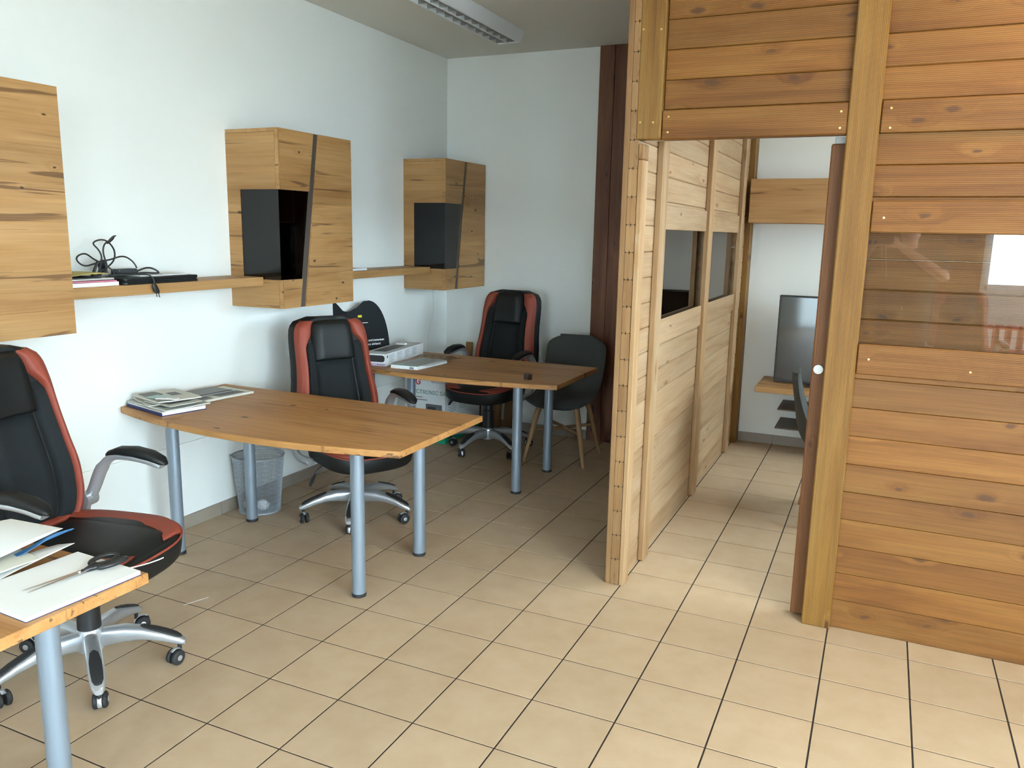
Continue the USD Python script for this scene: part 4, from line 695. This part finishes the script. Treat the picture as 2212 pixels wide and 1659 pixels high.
obj('cable', tube(spline([(0.02, 0.02, 0.01), (0.05, 0.08, 0.010), (0.08, 0.14, 0.011), (0.112, 0.165, 0.006), (0.126, 0.172, -0.012), (0.124, 0.174, -0.035)], 30), 0.0032, 8), M_BCAB, cb, smooth=40)
obj('knot', cat(*[tube(spline([(0.02 * math.cos(k * 2.1) , -0.02 + 0.012 * k, 0.008 + 0.004 * k), (0.005, 0.0 + 0.006 * k, 0.07), (-0.012, 0.02 + 0.006 * k, 0.02)], 14), 0.0036, 6) for k in range(-3, 4)]), M_BCAB, cb, smooth=40)
obj('plug', cat(loft([ring((0.0, y, z), (0.010 * w, 0, 0), (0, 0.006 * w, 0.010 * w), 12, 2.5) for y, z, w in ((0.045, 0.152, 0.6), (0.055, 0.160, 1.1), (0.07, 0.171, 1.2), (0.078, 0.177, 0.8))]), tube([(0.003, 0.076, 0.176), (0.003, 0.088, 0.185)], 0.002, 6), tube([(-0.003, 0.078, 0.173), (-0.003, 0.090, 0.182)], 0.002, 6)), M_BLACK, cb, smooth=40)
obj('plug', cat(loft([ring((0.124, y, z), (0.007 * w, 0, 0), (0, 0.012 * w, 0), 12, 2.5) for y, z, w in ((0.174, -0.030, 0.6), (0.178, -0.045, 1.2), (0.186, -0.065, 1.3), (0.190, -0.076, 0.8))]), tube([(0.124, 0.184, -0.074), (0.124, 0.187, -0.092)], 0.002, 6), tube([(0.124, 0.197, -0.074), (0.124, 0.201, -0.095)], 0.002, 6)), M_BLACK, cb, smooth=40, label='two-pin plug hanging over the shelf edge')
zm = ZS
for k, (w, d, th, rz, m, lab) in enumerate(((0.19, 0.235, 0.017, 1, M_PAPER, 'thick white magazine at the bottom of the shelf pile'), (0.19, 0.225, 0.006, -2, M_PINK, 'thin pink-edged magazine in the shelf pile'), (0.18, 0.22, 0.007, 2, M_NEWS2, 'grey magazine near the top of the shelf pile'), (0.17, 0.17, 0.004, -6, M_INKD, 'dark leaflet on top of the shelf pile'))):
    t = thing('magazine', lab, 'magazine', (-0.79, 0.835, zm), rz, 'magazines on the wall shelf'); obj('pages', sheet(w, d, th, 0.001, 20 + k), m, t, smooth=40); zm += th + 0.0018
t = thing('envelope', 'yellow-brown paper sheet lying on the magazines on the shelf', 'paper', (-0.79, 0.82, zm + 0.001), -5); obj('sheets', xf(curled(0.17, 0.21, 0.014, 0.002), (0, 0, 0)), M_YEL, t, smooth=40)
hs = thing('headset', 'black headset peeking out from behind the left cabinet', 'headset', (-0.70, 0.80, zm + 0.022), 0)
obj('band', hoop(0.045, 0.0, 0.008, 30), M_BLACK, hs, smooth=40); stage.GetPrimAtPath(str(hs.GetPath()) + '/band').SetCustomDataByKey('label', 'black headband')
for s in (-1, 1): obj('ear_cup', xf(trimesh.creation.icosphere(2, 0.028), (0, s * 0.04, 0.026)), M_BLACK, hs, smooth=60)
for k, (w, d, th, rz) in enumerate(((0.19, 0.33, 0.006, 2), (0.19, 0.31, 0.006, -2), (0.17, 0.24, 0.003, 4))):
    paper_thing('document', ('lowest white document on the shelf right of the middle cabinet', 'middle white document on the shelf right of the middle cabinet', 'topmost sheet with dark border on the shelf right of the middle cabinet')[k], 'document', w, d, th, (-0.80, 2.66, ZS + k * 0.0085), rz, M_PAPER if k < 2 else M_NEWS, 0.0012, 30 + k, [(w - 0.02, 0.01, w - 0.008, d - 0.02)] if k == 2 else [], M_INKD, group='documents on the wall shelf')

# ------------------------------------------------------------------ behind the photographer: what the panes mirror
rc = thing('wall_rear_cladding', 'brown pine boarding on the wall behind the photographer', 'cladding', kind='structure')
for z in np.arange(0.0, ZC - 0.05, 0.1465): obj('plank', cbox(2.12, 3.38, YR - 0.001, YR + 0.022, z + 0.0008, min(z + 0.1455, ZC), 0.003), M_PINE_X, rc)
exec_chair((3.16, -2.55), 82, 10, 'black and orange executive chair mirrored in the glazed strip')
sbd = thing('sideboard', 'low oak sideboard under the rear window, mirrored in the glazed strip', 'sideboard', (3.42, YR + 0.03, 0))
obj('body', cbox(0, 1.5, 0, 0.42, 0.04, 0.43, 0.003), M_OAK_X, sbd); obj('top', cbox(-0.01, 1.51, -0.005, 0.435, 0.4305, 0.455, 0.003), M_DESK, sbd); obj('plinth', cbox(0.02, 1.48, 0.03, 0.39, 0, 0.0395, 0.002), M_BLACK, sbd)
for k in range(6):
    b = thing('ring_binder', ('leftmost', 'second', 'third', 'fourth', 'fifth', 'rightmost')[k] + ' red ring binder of the row mirrored in the glazed strip', 'binder', (3.445 + k * 0.105, YR + 0.12, 0.4555), 0, 'red ring binders in a row on the sideboard')
    obj('cover', cbox(0, 0.07, 0, 0.28, 0, 0.315, 0.002), M_RED, b); obj('spine_label', cbox(0.012, 0.058, 0.2795, 0.2815, 0.10, 0.29, 0.0003), M_PAPER, b)
# the photographer
import manifold3d as m3
def body(chains, edge=0.016, it=14):
    def ball(p, r): return np.asarray(p) + r * BALL
    acc = []
    for ch in chains:
        for (p, r), (q_, w) in zip(ch[:-1], ch[1:]):
            acc.append(m3.Manifold.hull_points(np.vstack([ball(p, r), ball(q_, w)]).astype(np.float32)))
    m = m3.Manifold.batch_boolean(acc, m3.OpType.Add).refine_to_length(edge).to_mesh()
    t = trimesh.Trimesh(m.vert_properties[:, :3], m.tri_verts, process=True); trimesh.smoothing.filter_taubin(t, iterations=it); return t
BALL = np.asarray(trimesh.creation.icosphere(2).vertices)
pe = thing('person', 'person in an olive T-shirt holding up a phone, mirrored in the glazed strip', 'person', (2.64, -1.80, 0), 8)
SK = plain('skin', lin(214, 160, 136), 0.5, subsurface_weight=0.1, subsurface_scale=0.01); SH = plain('olive_shirt', lin(74, 68, 46), 0.85, bump=(300, 0.2, 0.002)); TR = plain('dark_trousers', lin(44, 46, 56), 0.85); HR = plain('dark_hair', lin(46, 34, 24), 0.6)
hr, hl = np.array([-0.075, 0.265, 1.575]), np.array([-0.215, 0.255, 1.575])       # wrists' targets: the hands hold the phone
er, el_ = np.array([0.275, 0.17, 1.325]), np.array([-0.41, 0.14, 1.30]); sr, sl = np.array([0.185, -0.01, 1.475]), np.array([-0.185, -0.01, 1.475])
wr_, wl_ = er + (hr - er) * 0.86, el_ + (hl - el_) * 0.86
ch = [[((0, 0.0, 1.50), 0.058), ((0, 0.02, 1.60), 0.054), ((0, 0.045, 1.66), 0.075)],
      [((0, 0.035, 1.735), 0.088), ((0, 0.055, 1.665), 0.066), ((0, 0.085, 1.632), 0.040)], [((0, 0.015, 1.745), 0.090), ((0, 0.035, 1.735), 0.088)], [((0, 0.115, 1.715), 0.014), ((0, 0.140, 1.692), 0.013), ((0, 0.118, 1.683), 0.014)],
      [((0.084, 0.02, 1.725), 0.012), ((0.086, 0.015, 1.695), 0.009)], [((-0.084, 0.02, 1.725), 0.012), ((-0.086, 0.015, 1.695), 0.009)],
      [(sr, 0.052), (er, 0.040), (er + (hr - er) * 0.25, 0.043), (wr_, 0.027)], [(sl, 0.052), (el_, 0.040), (el_ + (hl - el_) * 0.25, 0.043), (wl_, 0.027)],
      [((-0.09, 0, 1.44), 0.07), ((0.09, 0, 1.44), 0.07)], [((-0.08, 0, 1.35), 0.10), ((0.08, 0, 1.35), 0.10), ((0.07, 0, 1.05), 0.10), ((-0.07, 0, 1.05), 0.10), ((-0.08, 0, 1.35), 0.10)],
      [((-0.08, 0, 0.94), 0.105), ((0.08, 0, 0.94), 0.105)],
      *[[((s * 0.09, 0, 0.90), 0.092), ((s * 0.10, 0.02, 0.50), 0.058), ((s * 0.10, 0.0, 0.36), 0.060), ((s * 0.10, -0.02, 0.09), 0.040)] for s in (-1, 1)],
      *[[((s * 0.10, -0.04, 0.042), 0.040), ((s * 0.115, 0.10, 0.038), 0.038), ((s * 0.12, 0.17, 0.028), 0.026)] for s in (-1, 1)]]
bd = obj('body', body(ch), SK, pe, smooth=60)
def hand(w, target, s):
    """palm beside the phone, four fingers curled behind it and a thumb in front"""
    d = (target - w) / np.linalg.norm(target - w); pal = w + d * 0.055; C = [[(w, 0.024), (pal, 0.027)]]
    for i, (ln, dz) in enumerate(((0.9, 0.030), (1.0, 0.010), (0.95, -0.010), (0.78, -0.028))):
        a = pal + np.array([0, 0.004, dz]); b_ = a + np.array([s * 0.030 * ln, 0.030, 0.006]); c_ = b_ + np.array([s * 0.030 * ln, 0.006, 0.0]); e_ = c_ + np.array([s * 0.018 * ln, -0.012, 0])
        C.append([(pal + np.array([0, 0, dz * 0.6]), 0.0125), (a, 0.0095), (b_, 0.009), (c_, 0.008), (e_, 0.007)])
    C.append([(w + d * 0.03, 0.016), (pal + np.array([0, -0.018, 0.03]), 0.011), (pal + np.array([s * 0.024, -0.016, 0.050]), 0.009), (pal + np.array([s * 0.045, -0.010, 0.052]), 0.0075)])
    return body(C, 0.0045, 8)
obj('hand', hand(wr_, hr, -1), SK, bd, smooth=60); obj('hand', hand(wl_, hl, 1), SK, bd, smooth=60)
g_ = 0.010
obj('shirt', body([[((-0.10, 0, 1.455), 0.075 + g_), ((0.10, 0, 1.455), 0.075 + g_)], [((-0.08, 0, 1.35), 0.108 + g_), ((0.08, 0, 1.35), 0.108 + g_), ((0.075, 0, 0.98), 0.112 + g_), ((-0.075, 0, 0.98), 0.112 + g_), ((-0.08, 0, 1.35), 0.108 + g_)],
    [(sr, 0.060 + g_), (sr + (er - sr) * 0.62, 0.058 + g_)], [(sl, 0.060 + g_), (sl + (el_ - sl) * 0.62, 0.058 + g_)]], 0.02), SH, pe, smooth=60)
obj('trousers', body([[((-0.075, 0, 0.93), 0.112), ((0.075, 0, 0.93), 0.112)]] + [[((s * 0.09, 0, 0.90), 0.100), ((s * 0.10, 0.02, 0.50), 0.072), ((s * 0.10, -0.015, 0.13), 0.062)] for s in (-1, 1)], 0.02), TR, pe, smooth=60)
obj('shoe', body([[((-0.10, -0.05, 0.048), 0.047), ((-0.115, 0.10, 0.045), 0.046), ((-0.122, 0.19, 0.036), 0.035)]], 0.012), M_BLACK, pe, smooth=60); obj('shoe', body([[((0.10, -0.05, 0.048), 0.047), ((0.115, 0.10, 0.045), 0.046), ((0.122, 0.19, 0.036), 0.035)]], 0.012), M_BLACK, pe, smooth=60)
obj('hair', body([[((0, 0.005, 1.775), 0.086), ((0, -0.03, 1.735), 0.082), ((0, -0.03, 1.68), 0.062)]], 0.012), HR, pe, smooth=60)
for s in (-1, 1): obj('eye', xf(trimesh.creation.icosphere(2, 0.010), (s * 0.032, 0.108, 1.722)), M_TXT, bd, smooth=60)
obj('mouth', xf(cbox(-0.022, 0.022, -0.002, 0.003, -0.003, 0.003, 0.002), (0, 0.122, 1.652)), plain('lips', lin(176, 100, 92), 0.5), bd)
ph = thing('phone', 'black phone held up by the photographer, mirrored in the glazed strip', 'phone', (2.449, -1.500, 1.600), 24.5)
obj('body', cbox(-0.076, 0.076, -0.005, 0.004, -0.037, 0.037, 0.004), M_BLACK, ph)
